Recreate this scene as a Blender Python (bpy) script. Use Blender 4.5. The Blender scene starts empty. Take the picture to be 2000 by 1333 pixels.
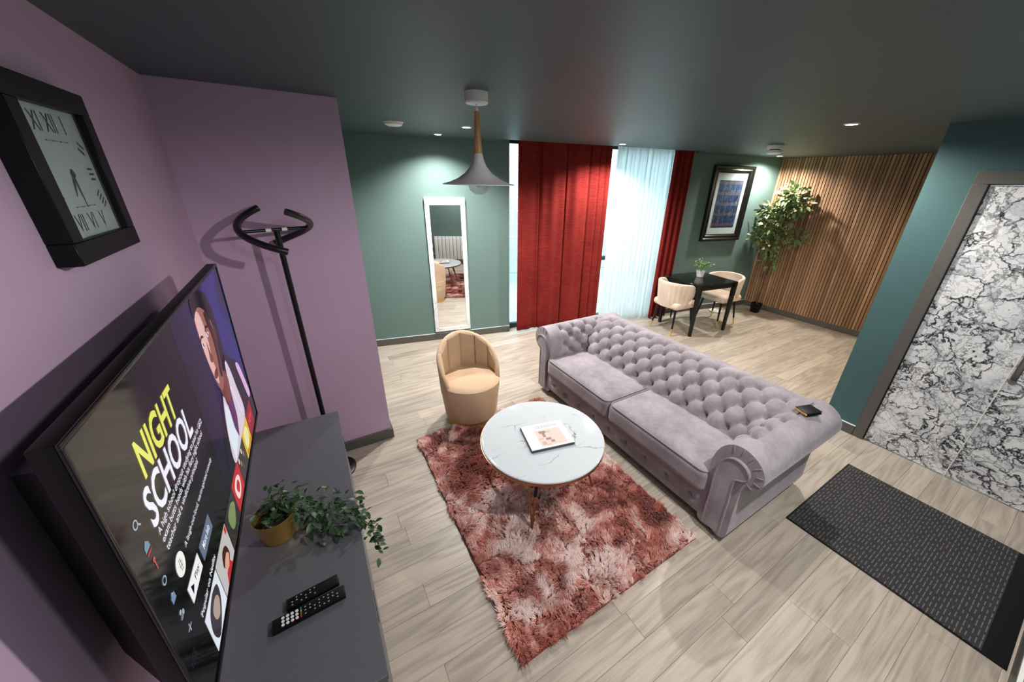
import bpy, bmesh, math, random
import numpy as np
from mathutils import Vector, Matrix

random.seed(7); RNG = np.random.default_rng(11)
SC = bpy.context.scene
COL = SC.collection

# ---------------------------------------------------------------- camera, world, exposure
def cam_axes(y, p, r):
    cy, sy, cp, sp, cr, sr = math.cos(y), math.sin(y), math.cos(p), math.sin(p), math.cos(r), math.sin(r)
    f = Vector((sy*cp, cy*cp, -sp)); rt = Vector((cy, -sy, 0)); dn = f.cross(rt)
    return rt*cr + dn*sr, rt*(-sr) + dn*cr, f
_r, _d, _f = cam_axes(.5526, .4143, -.0235)
cam_data = bpy.data.cameras.new('camera')
cam = bpy.data.objects.new('camera', cam_data); COL.objects.link(cam)
cam_data.sensor_width = 36; cam_data.sensor_fit = 'HORIZONTAL'
cam_data.lens = 694.46/2000*36
cam_data.shift_x = -31.56/2000; cam_data.shift_y = -8.0/2000
cam_data.clip_start = .02
mw = Matrix.Identity(4)
for i, a in enumerate((_r, -_d, -_f)):
    mw[0][i], mw[1][i], mw[2][i] = a.x, a.y, a.z
mw[2][3] = 2.0
cam.matrix_world = mw
SC.camera = cam
SC.view_settings.view_transform = 'Standard'; SC.view_settings.look = 'None'
SC.view_settings.gamma = 1; SC.view_settings.use_curve_mapping = False
SC.view_settings.exposure = 0.22

def L(r, g, b):
    def c(x):
        x /= 255.0
        return x/12.92 if x <= .04045 else ((x+.055)/1.055)**2.4
    return (c(r), c(g), c(b), 1)

world = bpy.data.worlds.new('sky'); SC.world = world; world.use_nodes = True
world.node_tree.nodes['Background'].inputs[0].default_value = (.70, .91, 1.0, 1)
world.node_tree.nodes['Background'].inputs[1].default_value = 7.0

SPOT_W = 135
CEIL = 2.41
# x, y, share of SPOT_W, colour, beam angle
SPOTS = [(3.398, 1.289, .95, (1, .95, .88), 164), (6.13, 3.08, 1.25, (1, .95, .88), 156), (3.308, 3.402, 1.35, (1, .97, .94), 142),
         (1.355, 3.284, 1.3, (1, .97, .94), 150), (1.333, 3.987, .8, (1, .97, .94), 140), (1.48, .03, .95, (1, .97, .95), 178),
         (5.25, 1.1, .55, (1, .72, .42), 150), (.55, -.22, .16, (.92, .96, 1), 178)]  # last entry: unseen fill downlight for the left wall

# ---------------------------------------------------------------- material helpers
class NT:
    def __init__(s, name):
        s.m = bpy.data.materials.new(name); s.m.use_nodes = True
        s.t = s.m.node_tree; s.n = s.t.nodes; s.b = s.n['Principled BSDF']; s.out = s.n['Material Output']
    def new(s, typ, **kw):
        n = s.n.new(typ)
        for k, v in kw.items(): setattr(n, k, v)
        return n
    def link(s, a, b): s.t.links.new(a, b)
    def val(s, node, key, v):
        i = node.inputs[key]
        if hasattr(v, 'is_output'): s.link(v, i)
        else: i.default_value = v
    def tc(s, out='Object'): return s.new('ShaderNodeTexCoord').outputs[out]
    def mapping(s, vec, scale=(1, 1, 1), loc=(0, 0, 0), rot=(0, 0, 0)):
        m = s.new('ShaderNodeMapping'); s.link(vec, m.inputs[0])
        m.inputs['Location'].default_value = loc; m.inputs['Rotation'].default_value = rot; m.inputs['Scale'].default_value = scale
        return m.outputs[0]
    def noise(s, vec, scale, detail=4, rough=.55, dist=0):
        n = s.new('ShaderNodeTexNoise'); s.link(vec, n.inputs['Vector'])
        n.inputs['Scale'].default_value = scale; n.inputs['Detail'].default_value = detail
        n.inputs['Roughness'].default_value = rough; n.inputs['Distortion'].default_value = dist
        return n
    def ramp(s, fac, stops, interp='LINEAR'):
        r = s.new('ShaderNodeValToRGB'); s.link(fac, r.inputs[0]); e = r.color_ramp.elements
        r.color_ramp.interpolation = interp
        while len(e) < len(stops): e.new(.5)
        for el, (p, c) in zip(e, stops): el.position = p; el.color = c
        return r.outputs[0]
    def math(s, op, a, b=None, c=None, clamp=False):
        n = s.new('ShaderNodeMath', operation=op, use_clamp=clamp)
        s.val(n, 0, a)
        if b is not None: s.val(n, 1, b)
        if c is not None: s.val(n, 2, c)
        return n.outputs[0]
    def mix(s, fac, a, b, blend='MIX'):
        n = s.new('ShaderNodeMix', data_type='RGBA', blend_type=blend)
        s.val(n, 0, fac); s.val(n, 6, a); s.val(n, 7, b)
        return n.outputs[2]
    def bump(s, h, strength=.3, dist=.01):
        n = s.new('ShaderNodeBump'); n.inputs['Strength'].default_value = strength; n.inputs['Distance'].default_value = dist
        s.link(h, n.inputs['Height']); s.link(n.outputs[0], s.b.inputs['Normal'])
    def set(s, **kw):
        names = dict(color='Base Color', rough='Roughness', metal='Metallic', spec='Specular IOR Level', sheen='Sheen Weight', sheenr='Sheen Roughness',
                     sheenc='Sheen Tint', coat='Coat Weight', coatr='Coat Roughness', emit='Emission Color', emits='Emission Strength', trans='Transmission Weight', alpha='Alpha', ior='IOR')
        for k, v in kw.items(): s.val(s.b, names[k], v)
        return s

def plain(name, rgb, rough=.5, metal=0, spec=.5, var=.05, scale=40, **kw):
    m = NT(name); c = L(*rgb)
    nz = m.noise(m.tc(), scale, 3)
    lo = tuple(x*(1-var) for x in c[:3])+(1,); hi = tuple(min(1, x*(1+var)) for x in c[:3])+(1,)
    m.set(color=m.ramp(nz.outputs[0], [(.3, lo), (.7, hi)]), rough=rough, metal=metal, spec=spec, **kw)
    return m.m

def paint(name, rgb, rough=.55, spec=.35):
    m = NT(name); c = L(*rgb); tc = m.tc()
    n1 = m.noise(tc, 1.3, 3); lo = tuple(x*.95 for x in c[:3])+(1,); hi = tuple(x*1.05 for x in c[:3])+(1,)
    m.set(color=m.ramp(n1.outputs[0], [(.3, lo), (.7, hi)]), rough=rough, spec=spec)
    m.bump(m.noise(tc, 260, 2).outputs[0], .06, .004)
    return m.m

def velvet(name, rgb, dark, sheen=.6, scale=5, rough=.85):
    m = NT(name); tc = m.tc()
    n1 = m.noise(tc, scale, 5, .6); n2 = m.noise(tc, 45, 3)
    f = m.math('ADD', m.math('MULTIPLY', n1.outputs[0], .8), m.math('MULTIPLY', n2.outputs[0], .2))
    m.set(color=m.ramp(f, [(.35, L(*dark)), (.65, L(*rgb))]), rough=rough, spec=.2, sheen=sheen, sheenr=.45, sheenc=tuple(min(1, x*1.3+.1) for x in L(*rgb)[:3])+(1,))
    m.bump(m.noise(tc, 420, 2).outputs[0], .12, .003)
    return m.m

def marble(name, base, vein, grey, scale=4.5, width=.07, dist=.35, patch=.45, rough=.2, fine=True, coat=0):
    m = NT(name); tc = m.tc()
    nz = m.noise(tc, scale*.55, 5, .6)
    off = m.new('ShaderNodeVectorMath', operation='SCALE')
    sub = m.new('ShaderNodeVectorMath', operation='SUBTRACT'); m.link(nz.outputs[1], sub.inputs[0]); sub.inputs[1].default_value = (.5, .5, .5)
    m.link(sub.outputs[0], off.inputs[0]); off.inputs[3].default_value = dist*2
    add = m.new('ShaderNodeVectorMath', operation='ADD'); m.link(tc, add.inputs[0]); m.link(off.outputs[0], add.inputs[1])
    def veins(sc, w):
        v = m.new('ShaderNodeTexVoronoi', feature='DISTANCE_TO_EDGE'); m.link(add.outputs[0], v.inputs['Vector']); v.inputs['Scale'].default_value = sc
        r = m.new('ShaderNodeMapRange', interpolation_type='SMOOTHSTEP'); m.link(v.outputs[0], r.inputs[0])
        r.inputs[1].default_value = 0; r.inputs[2].default_value = w; r.inputs[3].default_value = 1; r.inputs[4].default_value = 0
        return r.outputs[0]
    mask = m.ramp(m.noise(tc, scale*.7, 3).outputs[0], [(patch, (0, 0, 0, 1)), (patch+.15, (1, 1, 1, 1))])
    v1 = m.math('MULTIPLY', veins(scale, width), mask)
    cl = m.ramp(m.noise(add.outputs[0], scale*.8, 5).outputs[0], [(.42, L(*base)), (.68, L(*grey))])
    c = m.mix(v1, cl, L(*vein))
    if fine:
        mask2 = m.ramp(m.noise(tc, scale*.9, 3, .5, .4).outputs[0], [(patch-.05, (0, 0, 0, 1)), (patch+.25, (1, 1, 1, 1))])
        c = m.mix(m.math('MULTIPLY', m.math('MULTIPLY', veins(scale*2.3, width*1.3), mask2), .85), c, L(*vein))
    m.set(color=c, rough=rough, spec=.5, coat=coat, coatr=.05)
    return m.m

def emis(name, rgb, strength=1.0, gloss=True):
    m = NT(name); m.set(color=(.003, .003, .004, 1), rough=.08, spec=.22 if gloss else 0, emit=L(*rgb), emits=strength)
    return m.m

M = {}
M['pink'] = paint('mauve_paint', (198, 168, 194))
M['green'] = paint('green_paint', (102, 125, 120))
M['teal'] = paint('teal_paint', (66, 96, 97))
M['ceiling'] = paint('ceiling_paint', (72, 86, 90), .5, .3)
M['trim'] = plain('trim_paint', (86, 84, 79), .45)
M['white_trim'] = plain('white_caulk', (225, 225, 220), .6)
M['white'] = plain('white_plastic', (232, 230, 228), .35)
M['black'] = plain('black_plastic', (11, 11, 12), .45, spec=.25)
M['black_gloss'] = plain('black_gloss', (8, 8, 9), .12)
M['black_metal'] = plain('black_metal', (16, 16, 18), .35, .3)
M['brass'] = plain('brass', (226, 186, 100), .3, .85)
M['rose_brass'] = plain('rose_brass', (176, 126, 90), .3, 1)
M['chrome'] = plain('dark_chrome', (150, 152, 155), .25, 1)
M['cabinet'] = plain('anthracite_laminate', (92, 93, 98), .38, var=.04)
M['mirror'] = NT('mirror_glass').set(color=(.9, .92, .91, 1), metal=1, rough=.01).m
M['felt'] = plain('black_felt', (24, 19, 16), .95)
M['cream'] = velvet('cream_velvet', (226, 206, 188), (205, 184, 166), .4)
M['tan'] = velvet('tan_velvet', (208, 178, 148), (194, 164, 134), .35)
M['lilac'] = velvet('lilac_velvet', (168, 159, 165), (134, 126, 132), .5, 6)
M['piping'] = velvet('piping_velvet', (150, 139, 147), (132, 120, 130), .4)
def mat_red():
    m = NT('red_velvet'); tc = m.tc()
    st = m.noise(m.mapping(tc, (9, 9, 150)), 1.0, 3, .6).outputs[0]; n1 = m.noise(tc, 3, 4).outputs[0]
    f = m.math('ADD', m.math('MULTIPLY', st, .7), m.math('MULTIPLY', n1, .3))
    m.set(color=m.ramp(f, [(.3, L(92, 20, 18)), (.5, L(118, 30, 26)), (.7, L(142, 44, 36))]), rough=.85, spec=.15, sheen=.15, sheenc=(.8, .3, .25, 1))
    m.bump(st, .15, .004); return m.m
M['redvel'] = mat_red()
M['marble_door'] = marble('bold_marble', (234, 235, 236), (26, 27, 33), (192, 195, 202), 7.0, .085, .24, .36, .22)
M['marble_frame'] = marble('pale_marble', (240, 240, 240), (120, 120, 130), (222, 222, 226), 9, .05, .2, .5, .25)
M['glass'] = None

def mat_table_top():
    m = NT('white_stone_top'); tc = m.tc()
    n = m.noise(m.mapping(tc, (1, 1, 1)), 3.0, 5, .6)
    sub = m.new('ShaderNodeVectorMath', operation='MULTIPLY_ADD'); m.link(n.outputs[1], sub.inputs[0]); sub.inputs[1].default_value = (.35, .35, .35); m.link(m.mapping(tc, (1, 2.2, 1), rot=(0, 0, .35)), sub.inputs[2])
    v = m.new('ShaderNodeTexVoronoi', feature='DISTANCE_TO_EDGE'); m.link(sub.outputs[0], v.inputs['Vector']); v.inputs['Scale'].default_value = 2.6
    r = m.new('ShaderNodeMapRange'); m.link(v.outputs[0], r.inputs[0]); r.inputs[2].default_value = .014; r.inputs[3].default_value = 1; r.inputs[4].default_value = 0
    mk = m.ramp(m.noise(tc, 5, 2).outputs[0], [(.48, (0, 0, 0, 1)), (.62, (.9, .9, .9, 1))])
    c = m.mix(m.math('MULTIPLY', r.outputs[0], mk), L(208, 214, 218), L(90, 94, 104))
    m.set(color=c, rough=.05, spec=.5)
    return m.m
M['stone'] = mat_table_top()

def mat_plank():
    m = NT('oak_plank'); tc = m.tc(); oi = m.new('ShaderNodeObjectInfo')
    rnd = m.math('MULTIPLY', oi.outputs['Random'], 61.0)
    cmb = m.new('ShaderNodeCombineXYZ'); m.link(rnd, cmb.inputs[0]); m.link(rnd, cmb.inputs[1]); m.link(m.math('MULTIPLY', rnd, 1.7), cmb.inputs[2])
    add = m.new('ShaderNodeVectorMath', operation='ADD'); m.link(tc, add.inputs[0]); m.link(cmb.outputs[0], add.inputs[1])
    v = m.mapping(add.outputs[0], (.7, 7.0, 1))
    warp = m.noise(v, 1.0, 2, .5)
    w = m.math('MULTIPLY', warp.outputs[0], 9.0)
    rings = m.math('SINE', m.math('MULTIPLY', w, 6.28))
    rings = m.math('MULTIPLY_ADD', rings, .5, .5)
    grain = m.noise(m.mapping(add.outputs[0], (3, 90, 1)), 1.6, 4, .65).outputs[0]
    big = m.noise(m.mapping(add.outputs[0], (1.2, 4, 1)), 1.2, 2).outputs[0]
    f = m.math('ADD', m.math('MULTIPLY', rings, .17), m.math('ADD', m.math('MULTIPLY', grain, .5), m.math('MULTIPLY', big, .4)))
    c = m.ramp(f, [(.32, L(150, 139, 127)), (.55, L(180, 168, 155)), (.85, L(200, 189, 177))])
    tint = m.ramp(oi.outputs['Random'], [(0, (.84, .83, .82, 1)), (.5, (.96, .95, .94, 1)), (1, (1.05, 1.03, 1.01, 1))])
    m.set(color=m.mix(1, c, tint, 'MULTIPLY'), rough=m.ramp(f, [(.3, (.42, .42, .42, 1)), (.8, (.32, .32, .32, 1))]), spec=.4)
    m.bump(f, .06, .003)
    return m.m
M['plank'] = mat_plank()

def mat_slat():
    m = NT('oak_slat'); tc = m.tc(); oi = m.new('ShaderNodeObjectInfo')
    cmb = m.new('ShaderNodeCombineXYZ'); m.link(m.math('MULTIPLY', oi.outputs['Random'], 37), cmb.inputs[1])
    add = m.new('ShaderNodeVectorMath', operation='ADD'); m.link(tc, add.inputs[0]); m.link(cmb.outputs[0], add.inputs[1])
    g = m.noise(m.mapping(add.outputs[0], (40, 40, 2)), 1.5, 4, .6).outputs[0]
    c = m.ramp(g, [(.3, L(150, 116, 88)), (.7, L(186, 150, 118))])
    tint = m.ramp(oi.outputs['Random'], [(0, (.58, .55, .53, 1)), (.5, (.9, .88, .87, 1)), (1, (1.15, 1.12, 1.1, 1))])
    m.set(color=m.mix(1, c, tint, 'MULTIPLY'), rough=.5, spec=.3)
    return m.m
M['slat'] = mat_slat()

def mat_pendant_wood():
    m = NT('turned_oak'); g = m.noise(m.mapping(m.tc(), (60, 60, 4)), 1.2, 4).outputs[0]
    m.set(color=m.ramp(g, [(.3, L(176, 128, 84)), (.7, L(205, 160, 112))]), rough=.45); return m.m
M['turned'] = mat_pendant_wood()

def mat_mat():
    m = NT('ribbed_mat'); tc = m.tc(); sep = m.new('ShaderNodeSeparateXYZ'); m.link(tc, sep.inputs[0])
    row = m.math('DIVIDE', sep.outputs[1], .0165); ri = m.math('FLOOR', row); fr = m.math('FRACT', row)
    wn = m.new('ShaderNodeTexWhiteNoise', noise_dimensions='1D'); m.link(ri, wn.inputs['W'])
    xx = m.math('ADD', m.math('DIVIDE', sep.outputs[0], .062), m.math('MULTIPLY', wn.outputs[0], 13))
    xi = m.math('FLOOR', xx); xf = m.math('FRACT', xx)
    cmb = m.new('ShaderNodeCombineXYZ'); m.link(xi, cmb.inputs[0]); m.link(ri, cmb.inputs[1])
    w2 = m.new('ShaderNodeTexWhiteNoise', noise_dimensions='2D'); m.link(cmb.outputs[0], w2.inputs['Vector'])
    on = m.math('LESS_THAN', xf, m.math('MULTIPLY_ADD', w2.outputs[0], .5, .38))
    band = m.math('LESS_THAN', m.math('ABSOLUTE', m.math('SUBTRACT', fr, .5)), .14)
    f = m.math('MULTIPLY', on, band)
    nz = m.noise(tc, 300, 2).outputs[0]
    dk = m.ramp(nz, [(.3, L(48, 46, 48)), (.7, L(62, 60, 62))])
    m.set(color=m.mix(f, dk, L(104, 101, 99)), rough=.9, spec=.15)
    m.bump(f, .4, .004)
    return m.m
M['mat'] = mat_mat()

def mat_glass():
    m = NT('window_glass'); t = m.new('ShaderNodeBsdfTransparent'); g = m.new('ShaderNodeBsdfGlossy'); x = m.new('ShaderNodeMixShader')
    t.inputs[0].default_value = (.92, .97, .97, 1); g.inputs['Roughness'].default_value = .02
    fr = m.new('ShaderNodeLayerWeight'); fr.inputs[0].default_value = .5
    m.link(m.math('MULTIPLY_ADD', m.math('POWER', fr.outputs[1], 4.0), .45, .025), x.inputs[0]); m.link(t.outputs[0], x.inputs[1]); m.link(g.outputs[0], x.inputs[2]); m.link(x.outputs[0], m.out.inputs[0])
    return m.m
M['glass'] = mat_glass()

def mat_sheer():
    m = NT('sheer_voile'); tc = m.tc()
    tr = m.new('ShaderNodeBsdfTranslucent'); df = m.new('ShaderNodeBsdfDiffuse'); tp = m.new('ShaderNodeBsdfTransparent')
    c = m.ramp(m.noise(m.mapping(tc, (160, 160, 6)), 1, 2).outputs[0], [(.3, (.82, .85, .86, 1)), (.7, (.95, .97, .97, 1))])
    m.link(c, tr.inputs[0]); m.link(c, df.inputs[0])
    a = m.new('ShaderNodeMixShader'); a.inputs[0].default_value = .5; m.link(tr.outputs[0], a.inputs[1]); m.link(df.outputs[0], a.inputs[2])
    b = m.new('ShaderNodeMixShader'); b.inputs[0].default_value = .22; m.link(a.outputs[0], b.inputs[1]); m.link(tp.outputs[0], b.inputs[2])
    m.link(b.outputs[0], m.out.inputs[0]); return m.m
M['sheer'] = mat_sheer()

def mat_leaf(name, dark, mid, light):
    m = NT(name); oi = m.new('ShaderNodeObjectInfo'); n = m.noise(m.tc(), 18, 2).outputs[0]
    f = m.math('ADD', m.math('MULTIPLY', oi.outputs['Random'], .6), m.math('MULTIPLY', n, .4))
    m.set(color=m.ramp(f, [(.1, L(*dark)), (.5, L(*mid)), (.9, L(*light))]), rough=.42, spec=.4); return m.m
M['leaf'] = mat_leaf('tree_leaf', (76, 96, 56), (128, 148, 98), (198, 204, 164))
M['ivy'] = mat_leaf('vine_leaf', (26, 50, 30), (46, 76, 46), (82, 110, 74))
M['fern'] = mat_leaf('pot_leaf', (96, 128, 74), (128, 160, 96), (186, 206, 150))
M['bark'] = plain('bark', (96, 70, 46), .85, var=.25)
M['soil'] = plain('soil', (40, 30, 24), .95, var=.3)

def mat_rug():
    m = NT('shag_pile'); at = m.new('ShaderNodeAttribute', attribute_name='tone', attribute_type='GEOMETRY')
    m.set(color=m.ramp(at.outputs['Fac'], [(0, L(150, 74, 62)), (.35, L(196, 114, 100)), (.65, L(228, 166, 152)), (1, L(252, 228, 220))]), rough=.5, spec=.35, sheen=.4, sheenr=.4, sheenc=(1, .85, .8, 1))
    return m.m
M['pile'] = mat_rug()
M['rugback'] = plain('rug_backing', (128, 70, 62), .95)

# ---------------------------------------------------------------- geometry helpers
def link(o, parent=None):
    COL.objects.link(o)
    if parent: o.parent = parent
    return o
def obj(name, me, mat=None, parent=None, loc=(0, 0, 0), rot=(0, 0, 0), smooth=False, sharp=None):
    if mat is not None and len(me.materials) == 0: me.materials.append(mat)
    if smooth:
        me.polygons.foreach_set('use_smooth', [True]*len(me.polygons))
        if sharp: me.set_sharp_from_angle(angle=math.radians(sharp))
    o = bpy.data.objects.new(name, me); o.location = loc; o.rotation_euler = rot
    return link(o, parent)
def tag(o, label=None, cat=None, group=None, kind=None):
    if label: o['label'] = label
    if cat: o['category'] = cat
    if group: o['group'] = group
    if kind: o['kind'] = kind
    return o
def thing(name, label, cat, loc=(0, 0, 0), rz=0, group=None, kind=None):
    o = bpy.data.objects.new(name, None); o.empty_display_size = .05; o.location = loc; o.rotation_euler = (0, 0, rz)
    link(o); return tag(o, label, cat, group, kind)
def pyd(name, v, f):
    me = bpy.data.meshes.new(name); me.from_pydata([tuple(map(float, p)) for p in v], [], f); me.update(); return me
def box_me(name, lo, hi, bevel=0, seg=2):
    bm = bmesh.new(); bmesh.ops.create_cube(bm, size=1)
    for v in bm.verts:
        v.co = Vector([(lo[i]+hi[i])/2 + v.co[i]*(hi[i]-lo[i]) for i in range(3)])
    if bevel: bmesh.ops.bevel(bm, geom=bm.edges[:], offset=bevel, segments=seg, affect='EDGES', profile=.5)
    me = bpy.data.meshes.new(name); bm.to_mesh(me); bm.free(); return me
def box(name, lo, hi, mat, parent=None, bevel=0, seg=2, loc=(0, 0, 0), rot=(0, 0, 0)):
    return obj(name, box_me(name, lo, hi, bevel, seg), mat, parent, loc, rot, smooth=bevel > 0, sharp=40 if bevel else None)
def poly(name, pts, z0, z1, mat, parent=None, loc=(0, 0, 0), rot=(0, 0, 0)):
    n = len(pts); v = [(x, y, z0) for x, y in pts]+[(x, y, z1) for x, y in pts]
    f = [tuple(range(n))[::-1], tuple(range(n, 2*n))]+[(i, (i+1) % n, n+(i+1) % n, n+i) for i in range(n)]
    me = pyd(name, v, f); bm = bmesh.new(); bm.from_mesh(me); bmesh.ops.recalc_face_normals(bm, faces=bm.faces); bm.to_mesh(me); bm.free()
    return obj(name, me, mat, parent, loc, rot)
def lathe_me(name, prof, seg=48):
    v, f = [], []; n = len(prof)
    for i in range(seg):
        a = 2*math.pi*i/seg
        for r, z in prof: v.append((r*math.cos(a), r*math.sin(a), z))
    for i in range(seg):
        j = (i+1) % seg
        for k in range(n-1): f.append((i*n+k, j*n+k, j*n+k+1, i*n+k+1))
    me = pyd(name, v, f); bm = bmesh.new(); bm.from_mesh(me)
    bmesh.ops.remove_doubles(bm, verts=bm.verts, dist=1e-6); bmesh.ops.recalc_face_normals(bm, faces=bm.faces)
    bm.to_mesh(me); bm.free(); return me
def lathe(name, prof, mat, parent=None, seg=48, loc=(0, 0, 0), rot=(0, 0, 0), sharp=35):
    return obj(name, lathe_me(name, prof, seg), mat, parent, loc, rot, smooth=True, sharp=sharp)
def catmull(pts, n, closed=False):
    P = np.array(pts, float); m = len(P)
    out = []
    segs = m if closed else m-1
    for i in range(segs):
        p0 = P[(i-1) % m] if closed or i > 0 else 2*P[0]-P[1]
        p1 = P[i % m]; p2 = P[(i+1) % m]
        p3 = P[(i+2) % m] if closed or i+2 < m else 2*P[-1]-P[-2]
        for t in np.linspace(0, 1, 12, endpoint=False):
            out.append(.5*((2*p1)+(-p0+p2)*t+(2*p0-5*p1+4*p2-p3)*t*t+(-p0+3*p1-3*p2+p3)*t**3))
    out.append(P[0] if closed else P[-1]); out = np.array(out)
    d = np.r_[0, np.cumsum(np.linalg.norm(np.diff(out, axis=0), axis=1))]
    s = np.linspace(0, d[-1], n, endpoint=not closed)
    return np.stack([np.interp(s, d, out[:, k]) for k in range(out.shape[1])], 1), s
def tube_me(name, pts, rad, seg=8, closed=False, cap=True):
    P = [Vector(p) for p in pts]; n = len(P); R = rad if hasattr(rad, '__len__') else [rad]*n
    v, f = [], []; up = None
    for i, p in enumerate(P):
        a = P[(i-1) % n] if closed or i > 0 else p; b = P[(i+1) % n] if closed or i < n-1 else p
        t = (b-a).normalized()
        if up is None: up = Vector((0, 0, 1)) if abs(t.z) < .9 else Vector((1, 0, 0))
        s = t.cross(up).normalized(); up = s.cross(t).normalized()
        for k in range(seg):
            an = 2*math.pi*k/seg; v.append(p+(s*math.cos(an)+up*math.sin(an))*R[i])
    for i in range(n if closed else n-1):
        j = (i+1) % n
        for k in range(seg): f.append((i*seg+k, i*seg+(k+1) % seg, j*seg+(k+1) % seg, j*seg+k))
    if cap and not closed: f += [tuple(range(seg))[::-1], tuple(range((n-1)*seg, n*seg))]
    me = pyd(name, v, f); bm = bmesh.new(); bm.from_mesh(me); bmesh.ops.recalc_face_normals(bm, faces=bm.faces); bm.to_mesh(me); bm.free(); return me
def tube(name, pts, rad, mat, parent=None, seg=8, closed=False, loc=(0, 0, 0)):
    return obj(name, tube_me(name, pts, rad, seg, closed), mat, parent, loc, smooth=True, sharp=50)
def grid_me(name, V, closed_v=False, closed_u=False, cap=False):
    nu, nv = V.shape[:2]; v = V.reshape(-1, 3); f = []
    for i in range(nu if closed_u else nu-1):
        i2 = (i+1) % nu
        for j in range(nv if closed_v else nv-1):
            j2 = (j+1) % nv; f.append((i*nv+j, i2*nv+j, i2*nv+j2, i*nv+j2))
    if cap:
        f += [tuple(range(nv)), tuple(range((nu-1)*nv, nu*nv))[::-1]]
    me = pyd(name, v, f); bm = bmesh.new(); bm.from_mesh(me); bmesh.ops.recalc_face_normals(bm, faces=bm.faces); bm.to_mesh(me); bm.free(); return me
def rbox_me(name, size, r, n=14, dome=0, side=0):
    h = np.array(size)/2; bm = bmesh.new(); bmesh.ops.create_cube(bm, size=2)
    bmesh.ops.subdivide_edges(bm, edges=bm.edges[:], cuts=n, use_grid_fill=True)
    for v in bm.verts:
        p = np.array(v.co); q = np.sign(p)*np.abs(p)**.8*h
        inner = np.clip(q, -(h-r), h-r); d = q-inner; l = np.linalg.norm(d)
        if l > 1e-9: q = inner+d/l*r
        if dome:
            k = (1-(q[0]/h[0])**2)*(1-(q[1]/h[1])**2)
            q[2] += (dome if q[2] > 0 else 0)*max(0, k)**.6
        v.co = q
    me = bpy.data.meshes.new(name); bm.to_mesh(me); bm.free(); return me
def fresh(o, parent=None, name=None):
    c = o.copy(); link(c); c.parent = parent
    if name: c.name = name
    return c
def copy_tree(o, parent=None):
    c = o.copy(); COL.objects.link(c); c.parent = parent
    for ch in o.children: copy_tree(ch, c)
    return c
def text_me(body, bold=0.0, shear=0.0):
    cu = bpy.data.curves.new('t', 'FONT'); cu.body = body; cu.offset = bold; cu.resolution_u = 3; cu.fill_mode = 'BOTH'; cu.dimensions = '2D'
    ob = bpy.data.objects.new('t', cu); me = bpy.data.meshes.new_from_object(ob); bpy.data.objects.remove(ob); bpy.data.curves.remove(cu)
    v = np.zeros(len(me.vertices)*3); me.vertices.foreach_get('co', v); v = v.reshape(-1, 3)
    v[:, 0] += shear*v[:, 1]; v[:, :2] -= v[:, :2].min(0); v[:, 2] = 0
    me.vertices.foreach_set('co', v.ravel()); return me, v[:, 0].max(), v[:, 1].max()

# frames: B = back wall (x along wall, y behind, z up)
B_LOC = (.504, 4.542, 0); B_ROT = -math.radians(11.62)
def Bw(s, off, z):      # off = distance in front of the back wall
    c, n = math.cos(B_ROT), math.sin(B_ROT)
    return (B_LOC[0]+s*c+off*n, B_LOC[1]+s*n-off*c, z)

# ---------------------------------------------------------------- the room
WX, PY, PXE, RX, RYE, SX, RY = -.516, 2.63, .299, 3.81, .897, 6.65, -.43
def back_y(x): return 4.542-(x-.504)*math.tan(math.radians(11.62))
S = lambda o: tag(o, kind='structure')

floor = S(thing('floor', 'pale greyish oak plank floor running through the whole room', 'floor', (0, 0, 0)))
poly('subfloor', [(WX-.1, RY-.1), (SX+.1, RY-.1), (SX+.1, back_y(SX)+.35), (.2, 4.95), (.2, PY+.1), (WX-.1, PY+.1)], -.06, -.003, plain('underlay', (96, 84, 72), .9), floor)
PWID, PLEN = .131, 1.25
plank_full = box_me('plank', (-PLEN/2+.0004, -PWID/2+.0004, -.012), (PLEN/2-.0004, PWID/2-.0004, 0), .0012, 1)
plank_full.materials.append(M['plank'])
r0 = math.floor((RY-.525)/PWID)
for k in range(r0, 40):
    ya = .525+k*PWID; yc = ya+PWID/2
    if yc < RY-.03: continue
    xa = WX-.03 if yc < PY+.05 else PXE-.03
    xb = SX+.03
    lim = .504+(4.75-yc)/math.tan(math.radians(11.62)) if yc > 3.3 else 99
    xb = min(xb, lim)
    if xb-xa < .1: continue
    off = {0: 1.023, 1: .18}.get(k % 2, 0)+.41*((k*7) % 5)-3*PLEN
    if k == 0: off = 1.023-3*PLEN
    if k == -1: off = 1.543-3*PLEN
    if k == 8: off = .18-3*PLEN
    x = off
    while x < xb:
        a, b = max(x, xa), min(x+PLEN, xb)
        if b-a > .03:
            if b-a > PLEN-.002:
                obj('plank', plank_full, None, floor, ((a+b)/2, yc, 0))
            else:
                h = (b-a)/2
                box('plank', (-h+.0004, -PWID/2+.0004, -.012), (h-.0004, PWID/2-.0004, 0), M['plank'], floor, loc=((a+b)/2, yc, 0))
        x += PLEN

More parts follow.
